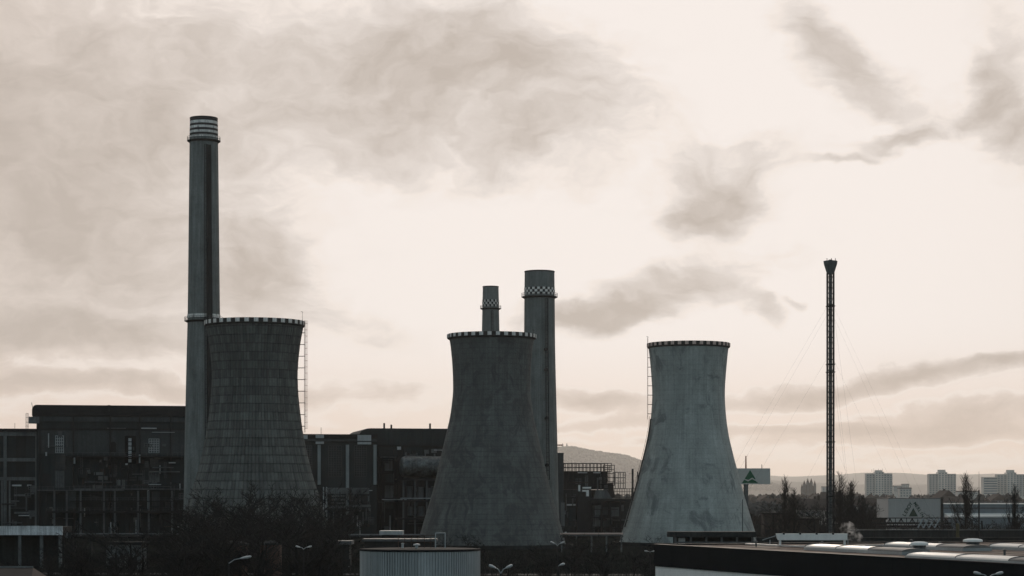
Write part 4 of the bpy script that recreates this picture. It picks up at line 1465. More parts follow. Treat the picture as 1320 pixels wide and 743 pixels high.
def ventilator(label, px, py, r, h):
    lx, ly = RL(px, py)
    t = thing('roof_ventilator', label, 'ventilator', C0 + Matrix.Rotation(CA, 3, 'Z') @ Vector((lx, ly, ZR - .12)), CA, 'mushroom ventilators on the flat roof')
    obj('kerb', MB().box(-r * .72, r * .72, -r * .72, r * .72, 0, h * .3), t, mat=M['galv'])
    obj('body', MB().lathe([(r * .68, h * .3), (r * .68, h * .55), (r * .74, h * .58), (r * .74, h * .64), (r * .66, h * .66)], 24), t, mat=M['grey_steel'])
    obj('hood', MB().lathe([(r * .6, h * .64), (r, h * .68), (r, h * .84), (r * .9, h * .9), (r * .5, h * .98), (.02, h)], 28), t, mat=M['wall_white'])


ventilator('smaller pale mushroom ventilator standing alone on the flat roof', 1185, 712, .95, 1.25)
ventilator('wide pale mushroom ventilator beside the mid roof skylight', 1254, 706.5, 1.1, 1.2)

# white sheet metal trough on legs
DW = 157.0 * KD
t = thing('roof_trough', 'long white sheet metal trough on short legs at the back of the flat roof', 'roof duct', (XP(1046, DW), DW, ZR - .12), radians(-1.5))
hw = (XP(1091.5, DW) - XP(1000, DW)) / 2
zb = ZP(696.5, DW) - ZR + .12
zt = ZP(688, DW) - ZR + .12
obj('trough', MB().prism([(-hw, zt), (hw, zt), (hw, zb), (-hw + .25, zb), (-hw + .12, zb + .25)], -.35, .35), t, mat=M['wall_white'])
for k in range(5):
    x = -hw + .9 + k * 1.95
    obj('bolt_lug', MB().box(x - .12, x + .12, -.4, .1, zt - .12, zt + .12), t, mat=M['black_steel'])
for x in (-hw + .5, hw - .3):
    obj('leg', MB().box(x - .12, x + .12, -.2, .2, 0, zb - .002), t, mat=M['wall_white'])
for pa, pb in (((-hw - .7, 0, .1), (-hw - .7, 0, .75)), ((-hw - 1.6, 0, .72), (-hw + .05, 0, zt - .25)), ((hw + .1, 0, 0), (hw + .1, 0, zb + .1))):
    obj('brace', MB().tube(pa, pb, .05, n=5), t, mat=M['galv'])

# dark canopy behind the store
D_ = 186.0 * KD
t = thing('dark_loading_canopy', 'dark flat canopy with a rounded end at the foot of the pale cooling tower', 'canopy', (XP(918, D_), D_, 0))
hw = (XP(975, D_) - XP(861, D_)) / 2
zt = ZP(685.8, D_)
pl = [(-hw + 1.2 - 1.2 * sin(k * pi / 8), 2.0 - 2.0 * cos(k * pi / 8)) for k in range(9)] + [(hw, 4.0), (hw, 0.0)]
obj('roof_slab', MB().sprism(pl[::-1], zt - .75, zt), t, mat=M['concrete_dark'])
obj('back_wall', MB().box(-hw + 1, hw, 3.2, 3.6, -.3, zt - .76), t, mat=M['concrete_dark'])
for i in range(6):
    x = -hw + 1.1 + (2 * hw - 1.6) * i / 5
    obj('post', MB().box(x - .14, x + .14, .3, .58, -.3, zt - .752), t, mat=M['grey_steel'])
obj('cabinet', MB().box(-hw + 1.6, -hw + 2.5, .9, 1.7, 7.4, zt - .9).box(-hw + 1.7, -hw + 2.4, 1.0, 1.6, 0, 7.4), t, mat=M['pale_steel'])
obj('beam', MB().box(-hw + 1, hw, .35, .53, zt - 1.6, zt - 1.4), t, mat=M['grey_steel'])


# ================================================================== steam
def steam():
    m = bpy.data.materials.new('steam')
    m.use_nodes = True
    t = NT(m.node_tree)
    t.n.clear()
    out = t.node('ShaderNodeOutputMaterial')
    pv = t.node('ShaderNodeVolumePrincipled')
    co = t.node('ShaderNodeTexCoord').outputs['Object']
    n = t.noise(co, 1.15, 5, .62, .4)
    t.link(t.mapr(n, .50, .70, 0, .85, True), pv.inputs['Density'])
    pv.inputs['Color'].default_value = (.96, .94, .92, 1)
    pv.inputs['Anisotropy'].default_value = .3
    t.link(pv.outputs[0], out.inputs['Volume'])
    mb = MB()
    D = 172.0 * KD
    base = P(1081, 680, D)
    n_, r_ = 14, 10
    # one tapering drifting body
    vs_, fs = [], []
    for j in range(r_):
        k = j / (r_ - 1)
        c = Vector((k * 3.5, .1 * j, -.1 - 1.5 * k ** 1.5))
        rr = (.5 + .95 * sin(pi * min(1, k * 1.05))) * (1 - .15 * k)
        if j in (0, r_ - 1):
            rr = .02
        for i in range(n_):
            a = 2 * pi * i / n_
            vs_.append((c.x + .15 * cos(a) * rr, c.y + rr * cos(a), c.z + rr * sin(a)))
    for j in range(r_ - 1):
        for i in range(n_):
            fs.append((j * n_ + i, j * n_ + (i + 1) % n_, (j + 1) * n_ + (i + 1) % n_, (j + 1) * n_ + i))
    mb.add(vs_, fs)
    o = obj('steam', mb, mat=m)
    o.location = base
    o['kind'] = 'stuff'
    m.cycles.volume_step_rate = 1.0


steam()

# ================================================================== guyed flare mast
DM = 300.0 * KD
mm = DM / FPX
MX = XP(1070.5, DM)
t = thing('guyed_flare_mast', 'very tall slim lattice mast with a flared head, held by guy wires', 'mast', (MX, DM, 0))
ztop = ZP(352, DM)
hw = .72
legs = [(-hw, -hw), (hw, -hw), (hw, hw), (-hw, hw)]
for (x, y) in legs:
    obj('leg', MB().box(x - .10, x + .10, y - .10, y + .10, -.3, ztop), t, mat=M['black_steel'])
obj('flue', MB().tube((0, 0, -.2), (0, 0, ztop + .6), .42, n=14), t, mat=M['insul'])
rg = MB()
z = .8
while z < ztop:
    for i in range(4):
        a, b = legs[i], legs[(i + 1) % 4]
        rg.tube((a[0], a[1], z), (b[0], b[1], z), .055, n=4)
    z += 1.25
obj('ring_bracing', rg, t, mat=M['black_steel'])
dg = MB()
z = .8
k = 0
while z + 1.25 < ztop:
    for i in range(4):
        a, b = legs[i], legs[(i + 1) % 4]
        if k % 2:
            a, b = b, a
        dg.tube((a[0], a[1], z), (b[0], b[1], z + 1.25), .04, n=3)
    z += 1.25
    k += 1
obj('diagonal_bracing', dg, t, mat=M['black_steel'])
for y in (395, 470, 480, 570, 640):
    zz = ZP(y, DM)
    obj('joint_flange', MB().box(-hw - .22, hw + .22, -hw - .22, hw + .22, zz - .12, zz + .12), t, mat=M['black_steel'])
hd = obj('flare_head', MB().lathe([(.85, ztop - .3), (.95, ztop + .2), (1.52, ztop + 2.0), (1.6, ztop + 2.7), (1.35, ztop + 2.75), (.7, ztop + .6)], 8), t, mat=M['concrete'])
obj('burner', MB().tube((0, 0, ztop + .6), (0, 0, ztop + 3.0), .5, .4, 10), hd, mat=M['black_steel'])
for x in (-.9, .1, 1.0):
    obj('pilot', MB().tube((x, -.8, ztop + 2.5), (x, -.8, ztop + 3.25), .07, n=5), hd, mat=M['black_steel'])
for (yy, R_) in ((393, 36.0), (455, 30.0), (560, 16.0)):
    zz = ZP(yy, DM)
    for k in range(3):
        a = radians(90 + 120 * k + 62)
        for q in (-.5, .5) if yy == 393 else (0,):
            obj('guy_wire', MB().tube((q, 0, zz), (R_ * cos(a) + q * 2.2, R_ * sin(a), 0), .009, n=4), t, mat=M['black_steel'])
            R_ += .0
        obj('anchor_block', MB().box(R_ * cos(a) - 1.5, R_ * cos(a) + 1.5, R_ * sin(a) - .8, R_ * sin(a) + .8, -.3, .6), t, mat=M['concrete_dark'])

# ================================================================== pylon sign with the green triangle
DS = 430.0 * KD
ms = DS / FPX
t = thing('pylon_sign', 'pale sign board with green triangle on a single mast behind the pale cooling tower', 'sign', (XP(961.5, DS), DS, 0))
zb, zt = ZP(624.5, DS), ZP(604, DS)
xa, xb = XP(944, DS) - XP(961.5, DS), XP(992.5, DS) - XP(961.5, DS)
obj('mast', MB().tube((0, 0, -.3), (0, 0, zb), .85, .75, 14), t, mat=M['concrete'])
bd = obj('board', MB().box(xa, xb, -.9, .9, zb + .002, zt), t, mat=M['sign_white'])
obj('spire', MB().tube((0, 0, zt), (0, 0, ZP(588, DS)), .28, .2, 6), t, mat=M['red_paint'])
obj('spire', MB().tube((5.2, 0, zt), (5.2, 0, zt + 1.3), .12, .1, 5), t, mat=M['grey_steel'])


def logo_tri(parent, cx, yf, zb, w, h, m_, gap):
    """triangle emblem: a green triangle whose upper face is split by a pale zigzag"""
    yb = yf - .06

    def poly(pts):
        return MB().prism([(cx + x * w, zb + z * h) for x, z in pts], yb, yf - .004)
    obj('emblem', poly([(-.5, 0), (-.36, .26), (-.12, .12), (.12, .30), (.34, .16), (.5, 0)]), parent, mat=m_)
    obj('emblem', poly([(-.33, .33), (0, 1), (.32, .36), (.32, .26), (.13, .42), (-.11, .24)]), parent, mat=m_)


logo_tri(bd, XP(966.5, DS) - XP(961.5, DS), -.9, zb + .4, 21 * ms, (zt - zb) * .82, M['green_logo'], .1)

# ================================================================== DIY store behind the truss
DL = 520.0 * KD
ml = DL / FPX
x0 = XP(1145, DL)
t = thing('store_block', 'pale windowless store block bearing a dark lettered triangle', 'building', (x0, DL, 0))
w = XP(1212.5, DL) - x0
zt = ZP(643, DL)
n = 6
for i in range(n):
    obj('wall_panel', MB().box(w * i / n + .015, w * (i + 1) / n - .015, -.15, .05, -.3, zt - .02), t, mat=M['store_white'])
obj('wall', MB().box(0, w, .06, 26, -.3, zt - .2), t, mat=M['store_white'])
obj('roof', MB().box(-.15, w + .15, -.25, 26.2, zt - .018, zt + .25), t, mat=M['grey_steel'])
obj('corner_post', MB().box(w + .02, w + 1.0, -.5, .4, -.3, zt + .5), t, mat=M['concrete_dark'])


def tri_letters(parent, cx, zb, w, h, yf):
    """lettering climbing the two sides of a triangle, smaller emblem inside"""
    for word, (ax, az), (bx, bz) in (('LEROY', (-.56, .02), (-.02, 1.0)), ('MERLIN', (.02, 1.0), (.60, -.02))):
        A = Vector((cx + ax * w, 0, zb + az * h))
        B = Vector((cx + bx * w, 0, zb + bz * h))
        ang = atan2(B.z - A.z, B.x - A.x)
        L = (B - A).length
        for i, ch in enumerate(word):
            cu = bpy.data.curves.new('letter', 'FONT')
            cu.body = ch
            cu.align_x = 'CENTER'
            cu.size = L / len(word) * 1.55
            cu.offset = .05
            cu.extrude = .02
            tmp = bpy.data.objects.new('letter', cu)
            COL.objects.link(tmp)
            dg_ = bpy.context.evaluated_depsgraph_get()
            me = bpy.data.meshes.new_from_object(tmp.evaluated_get(dg_))
            bpy.data.objects.remove(tmp)
            me.materials.clear()
            me.materials.append(M['green_dark'])
            p = A + (B - A) * ((i + .5) / len(word))
            o = obj('letter', me, parent, loc=(p.x, yf, p.z))
            o.rotation_euler = Matrix.Rotation(-ang, 4, 'Y').to_3x3().to_4x4().to_euler() if False else (Matrix.Rotation(-ang, 3, 'Y') @ Matrix.Rotation(radians(90), 3, 'X')).to_euler()
    obj('emblem', MB().prism([(cx - .30 * w, zb + .06 * h), (cx + .32 * w, zb + .06 * h), (cx + .01 * w, zb + .66 * h)], yf - .06, yf + .01), parent, mat=M['green_dark'])


tri_letters(t, XP(1177, DL) - x0, ZP(667, DL), 19 * ml, 18 * ml, -.18)

DL2 = 565.0 * KD
x0 = XP(1214, DL2)
t = thing('long_warehouse', 'long low blue grey warehouse with a white roof strip beside the store block', 'building', (x0, DL2, 0))
w = XP(1450, DL2) - x0
obj('wall', MB().box(0, w, 0, 40, -.3, ZP(650.5, DL2)), t, mat=M['blue_grey'])
obj('roof', MB().box(-.3, w + .3, -.5, 40.5, ZP(650.5, DL2) + .002, ZP(649.3, DL2)), t, mat=M['roof_white'])
obj('cornice', MB().box(0, w, -.25, -.003, ZP(656, DL2), ZP(654.5, DL2)), t, mat=M['grey_steel'])
obj('lean_to_roof', MB().prism([(0, 0), (1, 0)], 0, 1) if False else MB().add([(1.0, -9, ZP(665.5, DL2)), (w, -9, ZP(665.5, DL2)), (w, -.26, ZP(661.5, DL2)), (1.0, -.26, ZP(661.5, DL2)), (1.0, -9, ZP(667, DL2)), (w, -9, ZP(667, DL2)), (w, -.26, ZP(667, DL2)), (1.0, -.26, ZP(667, DL2))],
    [(0, 1, 2, 3), (4, 7, 6, 5), (0, 4, 5, 1), (1, 5, 6, 2), (3, 2, 6, 7), (0, 3, 7, 4)]), t, mat=M['roof_white'])
for i in range(12):
    obj('wall_panel', MB().box(1.2 + i * 6.4, 1.2 + i * 6.4 + 6.34, -8.6, -8.2, -.3, ZP(667.2, DL2)), t, mat=M['blue_grey'])

# lattice pipe bridge in front of the store
DP = 440.0 * KD
x0 = XP(1104, DP)
t = thing('truss_bridge', 'dark lattice pipe bridge crossing in front of the pale store block', 'pipe bridge', (x0, DP, 0))
w = XP(1226, DP) - x0
zb, zt = ZP(682, DP), ZP(667.5, DP)
n = 17
for yy in (0, 2.2):
    obj('chord', MB().box(-1, w, yy - .16, yy + .16, zt - .3, zt), t, mat=M['black_steel'])
    obj('chord', MB().box(-1, w, yy - .16, yy + .16, zb, zb + .3), t, mat=M['black_steel'])
for i in range(n + 1):
    x = w * i / n
    obj('post', MB().box(x - .11, x + .11, -.11, .11, zb + .301, zt - .301), t, mat=M['black_steel'])
for i in range(n):
    x = w * i / n
    x2 = w * (i + 1) / n
    pale = 11 <= i <= 14
    a, b = ((x, zb + .3), (x2, zt - .3)) if i % 2 or pale else ((x, zt - .3), (x2, zb + .3))
    obj('diagonal', MB().tube((a[0], -.2, a[1]), (b[0], -.2, b[1]), .16 if not pale else .26, n=4), t, mat=M['galv' if pale else 'black_steel'])
    if pale:
        obj('diagonal', MB().tube((x, -.18, zt - .3), (x2, -.18, zb + .3), .2, n=4), t, mat=M['galv'])
obj('pipe', MB().tube((-1, 1.1, zb + .8), (w, 1.1, zb + .8), .45, n=10), t, mat=M['black_steel'])
obj('pipe', MB().tube((-1, .9, zb + 1.9), (w, .9, zb + 1.9), .35, n=10), t, mat=M['concrete_dark'])
for i in range(5):
    x = w * (.02 + .24 * i)
    obj('leg', MB().box(x - .25, x + .25, .3, 1.9, -.3, zb - .001), t, mat=M['concrete_dark'])

# walls and sheds between
def longwall(name, label, xa, xb, y_top, D, depth, m_, cap):
    D *= KD
    x0, x1 = XP(xa, D), XP(xb, D)
    t = thing(name, label, 'wall', (x0, D, 0))
    n = max(4, int((x1 - x0) / 6))
    R = random.Random(int(xa))
    for i in range(n):
        a, b = (x1 - x0) * i / n, (x1 - x0) * (i + 1) / n
        obj('wall_panel', MB().box(a + .03, b - .03, R.uniform(-.05, .02), depth, -.3, ZP(y_top, D)), t, mat=m_)
    obj('coping', MB().box(-.1, x1 - x0 + .1, -.2, depth + .2, ZP(y_top, D) + .002, ZP(y_top, D) + .22), t, mat=cap)


longwall('boundary_wall', 'dark panelled yard wall with a dull pale coping below the lattice bridge', 1094, 1320, 684, 330, .35, M['concrete_dark'], M['grey_steel'])
longwall('boundary_wall', 'long dark wall directly behind the flat roofed store', 975, 1420, 694.5, 250, .35, M['concrete_dark'], M['concrete_dark'])
for (xa, xb, y, D, lab) in ((985, 1012, 661, 470, 'dim brick shed under the bare poplar beside the pale tower'), (1018, 1056, 668, 430, 'flat dark shed between bare poplar and lattice mast'),
                            (1100, 1142, 668, 480, 'low dark shed beside the store block, behind the lattice bridge')):
    shed('yard_shed', lab, xa, xb, y, D, 8, M['brick_dark'], M['roof_felt'], .6, doors=3)

# lone poles
def pole(name, label, x, y0, D, r, m_, cat, top=None):
    D *= KD
    t = thing(name, label, cat, (XP(x, D), D, 0))
    z = ZP(y0, D)
    obj('shaft', MB().tube((0, 0, -.3), (0, 0, z), r * 1.25, r, 8), t, mat=m_)
    obj('cap', MB().tube((0, 0, z), (0, 0, z + .25), r * 1.1, r * .5, 8), t, mat=m_)
    if top:
        obj('whip', MB().tube((0, 0, z + .25), (0, 0, ZP(top, D)), .05, .03, 4), t, mat=M['grey_steel'])
    return t


pole('floodlight_pole', 'thin dark pole with whip aerial beside a bare poplar, before the blue grey warehouse', 1262, 633, 300, .17, M['black_steel'], 'pole', 608)
pole('yellow_marker_post', 'short dull yellow post at the end of the lattice bridge', 1234.5, 676, 330, .42, M['yellow_post'], 'post')
pole('slim_yard_pole', 'slim pole standing against the flare of the pale cooling tower', 957.2, 645, 340, .10, M['grey_steel'], 'pole')


# ================================================================== street lamps
def street_lamp(label, x, y, D, arms, spread, rise, head, group='street lamps along the yard road'):
    """arms: list of directions (-1, 1); spread and rise of each arm in metres"""
    D *= KD
    z = ZP(y, D)
    t = thing('street_lamp', label, 'street lamp', (XP(x, D), D, 0), 0, group)
    zp = z - rise
    obj('post', MB().tube((0, 0, -.2), (0, 0, zp * .5), .10, .085, 8).tube((0, 0, zp * .5), (0, 0, zp), .08, .055, 8), t, mat=M['black_steel'])
    for s in arms:
        tip = Vector((s * spread, 0, z))
        mid = Vector((s * spread * .45, 0, zp + rise * .75))
        arm = obj('arm', MB().path([(0, 0, zp), mid, tip], .035, 6), t, mat=M['galv'])
        d = Vector((s * spread * .55, 0, rise * .25)).normalized()
        a, b = tip - d * .08, tip + d * head
        hm_ = MB()
        n = 8
        rows = [(0, .05), (.2, .12), (.6, .17), (.9, .13), (1, .02)]
        vs_ = []
        up = Vector((0, 0, 1))
        for k, r in rows:
            c = a.lerp(b, k)
            for i in range(n):
                q = 2 * pi * i / n
                vs_.append(c + Vector((0, 1, 0)) * cos(q) * r + (up - d * d.z).normalized() * sin(q) * r * .6)
        fs = [(j * n + i, j * n + (i + 1) % n, (j + 1) * n + (i + 1) % n, (j + 1) * n + i) for j in range(4) for i in range(n)]
        hm_.add(vs_, fs)
        obj('lamp_head', hm_, arm, mat=M['lamp_white'], smooth=True)


street_lamp('single armed street lamp in front of the rust brown tanks', 295, 720, 92, (1,), .85, .35, .75)
street_lamp('twin armed street lamp at the foot of the ribbed cooling tower', 391.5, 705.5, 150, (-1, 1), .45, .25, .5)
street_lamp('large twin armed street lamp right beside the corrugated tank', 645.5, 732, 84, (-1, 1), .38, .38, .42)
street_lamp('twin armed street lamp before the brown topped pipe bridge', 718.5, 700.5, 165, (-1, 1), .4, .35, .55)
street_lamp('single lamp low in the dark yard between the tank and the black fascia', 720, 728.5, 100, (1,), .15, .1, .35)
street_lamp('twin armed street lamp at the end of the black fascia', 838, 711, 190, (-1, 1), .3, .12, .55)
street_lamp('twin armed street lamp in front of the long black fascia', 1274, 740, 80, (-1, 1), .5, .25, .42)


# ================================================================== apartment towers far off
DF = 3200.0
mf = DF / FPX


def flats(label, xa, xb, y_top, D, floors, cols, steps, head, wmat, group='apartment towers beyond the yard'):
    x0, x1 = XP(xa, D), XP(xb, D)
    zt = ZP(y_top, D)
    w = x1 - x0
    t = thing('apartment_block', label, 'apartment block', (x0, D, 0), radians(-3), group)
    ns = len(steps)
    bays = []
    for i, dy in enumerate(steps):
        a, b = w * i / ns, w * (i + 1) / ns
        ya = dy * 5.0
        zt_i = zt - (2.6 if i in (0, ns - 1) and ns > 2 else 0)
        obj('wall', MB().box(a + (.02 if i else 0), b - .02, ya, 24, -.5, zt_i), t, mat=wmat if i % 2 == 0 else M['flat_wall'])
        obj('roof', MB().box(a + .01, b - .01, ya - .2, 24.2, zt_i + .002, zt_i + .8), t, mat=M['flat_wall_grey'])
        bays.append((a, b, ya, zt_i))
    obj('lift_house', MB().box(w * .35, w * .62, 6, 14, zt + .8, zt + head), t, mat=M['flat_wall_grey'])
    fh = zt / floors
    wm = {}
    for i, (a, b, ya, zt_i) in enumerate(bays):
        for c in range(cols):
            ww = (b - a) / cols * .5
            me = wm.get(round(ww, 2))
            if me is None:
                me = MB().box(-ww / 2, ww / 2, -.12, .3, 0, fh * .48).mesh('window', M['flat_window'])
                wm[round(ww, 2)] = me
            for f in range(max(0, floors - 11), floors):
                z = f * fh + fh * .3
                if z + fh * .5 < zt_i:
                    obj('window', me, t, loc=(a + (b - a) * (c + .5) / cols, ya, z))
    return t


flats('apartment tower with aerials on its roof behind the store block', 1117, 1150.5, 609, DF, 15, 3, (.6, 0, .6), 3.2, M['flat_wall_grey'])
flats('apartment tower seen clear between the store block and a bare poplar', 1198, 1232.5, 609.5, DF + 60, 15, 3, (.6, 0, .6), 4.6, M['flat_wall_grey'])
flats('apartment tower with raised lift house joined to a lower office slab', 1286, 1322, 610, DF - 30, 15, 3, (.6, 0, .6), 4.8, M['flat_wall_grey'])
ts = thing('apartment_block', 'lower office slab with long window bands beside the tower with raised lift house', 'office block', (XP(1268, DF - 50), DF - 50, 0), 0, 'apartment towers beyond the yard')
w = XP(1286, DF - 50) - XP(1268, DF - 50)
zt = ZP(616, DF - 50)
obj('wall', MB().box(0, w, 0, 18, -.5, zt), ts, mat=M['flat_wall'])
for f in range(3, 11):
    obj('window_band', MB().box(.6, w - .4, -.15, .3, f * zt / 11 + 1.2, f * zt / 11 + 3.0), ts, mat=M['flat_window'])
obj('roof', MB().box(-.3, w, -.4, 18.4, zt + .002, zt + .7), ts, mat=M['flat_wall_grey'])
# aerials on the first tower
an = [o for o in bpy.data.objects if o.get('label', '').startswith('apartment tower with aerials')][0]
rm = MB()
for x, h in ((9, 4), (12, 5.5), (19, 4.5), (22, 3.5), (25, 5)):
    zz = ZP(609, DF) + .8
    rm.tube((x, 8, zz), (x, 8, zz + h), .16, n=4)
obj('aerial', rm, an, mat=M['black_steel'])
# hazy far blocks
for (xa, xb, y, D, lab) in ((1152, 1163, 627, 4200, 'hazy stepped block just past the apartment tower with aerials'), (1163, 1172, 624.5, 4600, 'paler hazy block adjoining the stepped block'),
                            (1235, 1262, 634, 2800, 'low pale school block behind the bare poplar'), (1160, 1175, 630, 2600, 'small dark gabled block peeping over the store roof'),
                            (1060, 1074, 628, 4400, 'hazy low block close to the lattice mast')):
    t = thing('far_block', lab, 'building', (XP(xa, D), D, 0), 0, 'hazy town blocks')
    w = XP(xb, D) - XP(xa, D)
    z = ZP(y, D)
    obj('wall', MB().box(0, w, 0, 15, -.5, z), t, mat=M['flat_wall_grey'])
    obj('roof', MB().box(-.3, w + .3, -.3, 15.3, z + .01, z + 1.0), t, mat=M['house_roof'])
    for c in range(4):
        for f in range(3):
            obj('window', MB().box(w * (c + .28) / 4, w * (c + .72) / 4, -.15, .2, z - 3 - f * 3.4, z - 1.4 - f * 3.4), t, mat=M['flat_window'])

# cathedral in the haze
DK = 5200.0
t = thing('town_cathedral', 'hazy many spired church rising over the town roofs', 'church', (XP(1043, DK), DK, 0))
mk = DK / FPX
obj('nave', MB().prism([(-14, -.5), (14, -.5), (14, ZP(628, DK)), (0, ZP(622.5, DK)), (-14, ZP(628, DK))], 0, 40), t, mat=M['house_wall_grey'])
for (x, y, r) in ((1036.5, 619.5, 3.0), (1041, 617, 3.2), (1045.5, 617, 3.2), (1050, 620, 3.0), (1033.5, 624, 2.6)):
    z = ZP(y, DK)
    tw = obj('tower', MB().box(-r, r, -r, r, -.5, z - 9), t, loc=((x - 1043) * mk, -4, 0), mat=M['house_wall_grey'])
    obj('spire', MB().lathe([(r * 1.1, z - 8.99), (r * .5, z - 4), (.05, z + 1)], 6), tw, mat=M['house_roof'])

# town houses
R = random.Random(21)
HL = ['hazy gabled house among the town roofs below the far ridge', 'dim gabled house between the bare poplars and the town']
hm1 = MB().box(-6, 6, 0, 9, -.5, 6).mesh('wall', M['house_wall'])
hm2 = MB().box(-6, 6, 0, 9, -.5, 6).mesh('wall', M['house_wall_grey'])
hr = MB().prism([(-6.6, 5.9), (6.6, 5.9), (0, 10.5)], -.5, 9.5).mesh('roof', M['house_roof'])
hr2 = MB().add([(-6.6, -.5, 5.9), (6.6, -.5, 5.9), (6.6, 9.5, 5.9), (-6.6, 9.5, 5.9), (-6.6, 4.5, 10), (6.6, 4.5, 10)], [(0, 1, 5, 4), (2, 3, 4, 5), (0, 4, 3), (1, 2, 5), (0, 3, 2, 1)]).mesh('roof', M['house_roof'])
hc = MB().box(-.5, .5, -.5, .5, 0, 2.4).mesh('chimney', M['house_roof'])
hwn = MB().box(-.6, .6, -.1, .1, 0, 1.5).mesh('window', M['flat_window'])
for i in range(72):
    near = i < 18
    D = R.uniform(1000, 1500) if near else R.uniform(1700, 4500)
    px = R.uniform(968, 1142) if i % 3 else R.uniform(1140, 1330)
    if near:
        px = R.uniform(972, 1140)
    t = thing('town_house', HL[1 if near else 0], 'house', (XP(px, D), D, 0), R.uniform(-.5, .5), 'near town houses' if near else 'far town houses')
    s = R.uniform(.7, 1.25) * (1 if near else 1.35)
    t.scale = (s, s, s * R.uniform(.85, 1.2))
    obj('wall', R.choice((hm1, hm2)), t)
    rf = obj('roof', R.choice((hr, hr2)), t)
    obj('chimney', hc, rf, loc=(R.uniform(-3, 3), 4.5, 8.8))
    for k in (-3.6, -1.2, 1.2, 3.6):
        for z in (1.0, 3.7):
            obj('window', hwn, t, loc=(k, 0, z))


# ================================================================== bare trees
def branch_mesh(kind, seed, H):
    """trunk and crown (boughs, branches and twigs) of a leafless tree"""
    R = random.Random(seed)
    trunk, crown = MB(), MB()

    def grow(p, d, L, r, lev, mbx):
        n = 3 if lev < 2 else 2
        for k in range(n):
            q = p + d * (L / n)
            r2 = r * (1 - .25 / n * (k + 1))
            mbx.tube(p, q, r, r2, 5 if lev == 0 else 3, cap=False)
            p, r = q, r2
            d = (d + Vector((R.uniform(-1, 1), R.uniform(-1, 1), R.uniform(-.3, .6) if kind != 'poplar' else R.uniform(.0, .5))) * (.10 + .04 * lev)).normalized()
            if lev < maxlev:
                for _ in range(per[lev]):
                    if R.random() < .92:
                        a = R.uniform(0, 2 * pi)
                        out = Vector((cos(a), sin(a), 0))
                        sp = spread[lev] * R.uniform(.7, 1.3)
                        nd = (d + out * sp).normalized()
                        grow(p - d * R.uniform(0, L / n * .8), nd, L * ratio[lev] * R.uniform(.7, 1.15), max(r * .55, .024), lev + 1, crown)
    if kind == 'poplar':
        trunk.tube((0, 0, -.3), (0, 0, H * .3), H * .014, H * .011, 7, cap=False)
        trunk.tube((0, 0, H * .3), (.1, 0, H * .72), H * .011, H * .006, 5, cap=False)
        trunk.tube((.1, 0, H * .72), (0, .1, H), H * .006, .02, 4, cap=False)

        for k in range(38):
            z = R.uniform(.03, .62)
            a = R.uniform(0, 2 * pi)
            tip = min(.97, z + R.uniform(.26, .46))
            ro = H * .19 * max(.06, 1 - tip ** 2.2) * R.uniform(.35, 1.2)
            pts_ = [Vector((0, 0, z * H))]
            for q, kr in ((.22, .45), (.55, .80), (1.0, 1.0)):
                pts_.append(Vector((cos(a) * ro * kr + R.uniform(-.25, .25), sin(a) * ro * kr + R.uniform(-.25, .25), (z + (tip - z) * q) * H)))
            rr_ = (.10, .08, .05, .02)
            for j in range(3):
                crown.tube(pts_[j], pts_[j + 1], rr_[j], rr_[j + 1], 4, cap=False)
            for _ in range(12):
                j = R.choice((0, 1, 1, 2, 2, 2))
                q = pts_[j].lerp(pts_[j + 1], R.uniform(.25, 1))
                b_ = R.uniform(0, 2 * pi)
                l2 = R.uniform(.9, 2.6)
                e = q + Vector((cos(b_) * l2 * .42, sin(b_) * l2 * .42, l2 * .9))
                crown.tube(q, e, .040, .018, 3, cap=False)
                m2 = q.lerp(e, R.uniform(.3, .6))
                crown.tube(m2, m2 + Vector((cos(b_ + 2) * .4, sin(b_ + 2) * .4, .8)), .026, .012, 3, cap=False)
    else:
        maxlev = 4
        per, spread, ratio = (2, 2, 2, 2), (.85, .8, .8, .8), (.62, .62, .6, .55)
        grow(Vector((0, 0, -.2)), Vector((0, 0, 1)), H * .48, H * .018, 0, trunk)
    zmax = max(v[2] for v in crown.v)
    k = H / zmax
    for m_ in (trunk, crown):
        m_.v = [(x * k, y * k, z * k) for x, y, z in m_.v]
    return trunk.mesh('trunk', M['trunk']), crown.mesh('crown', M['twig'])


POP = [branch_mesh('poplar', s, 20) for s in (1, 2, 3)]
BARE = [branch_mesh('broad', s, 10) for s in (11, 12, 13, 14)]


def tree(name, label, meshes, x, D, h, h0, group, wide=1.0, R=rnd):
    t = thing(name, label, 'tree', (XP(x, D), D, 0), R.uniform(0, 6.28), group)
    s = h / h0
    t.scale = (s * wide, s * wide, s)
    obj('trunk', meshes[0], t)
    obj('crown', meshes[1], t)
    return t


GP = 'bare upright poplars'
for (x, y, D, lab, wd, v) in (
        (1012, 611, 420, 'slim bare poplar between the green triangle sign and the lattice mast', .9, 0),
        (1083, 607, 400, 'tall bare poplar directly beside the lattice mast', 1.05, 1),
        (1097, 616, 410, 'lower bare poplar beside the taller one at the lattice mast', 1.15, 2),
        (1245, 606, 400, 'tall bare poplar in front of the blue grey warehouse', .95, 2),
        (1308, 621, 340, 'bare poplar before the apartment tower with raised lift house', .85, 0),
        (1024, 628, 430, 'short bare poplar tucked beside the slim one', 1.2, 1),
        (1112, 636, 430, 'small bushy bare poplar next to the store block', 1.5, 0)):
    tree('poplar_tree', lab, POP[v], x, D * KD, ZP(y, D * KD), 20, GP, wd * 1.5)
R = random.Random(33)
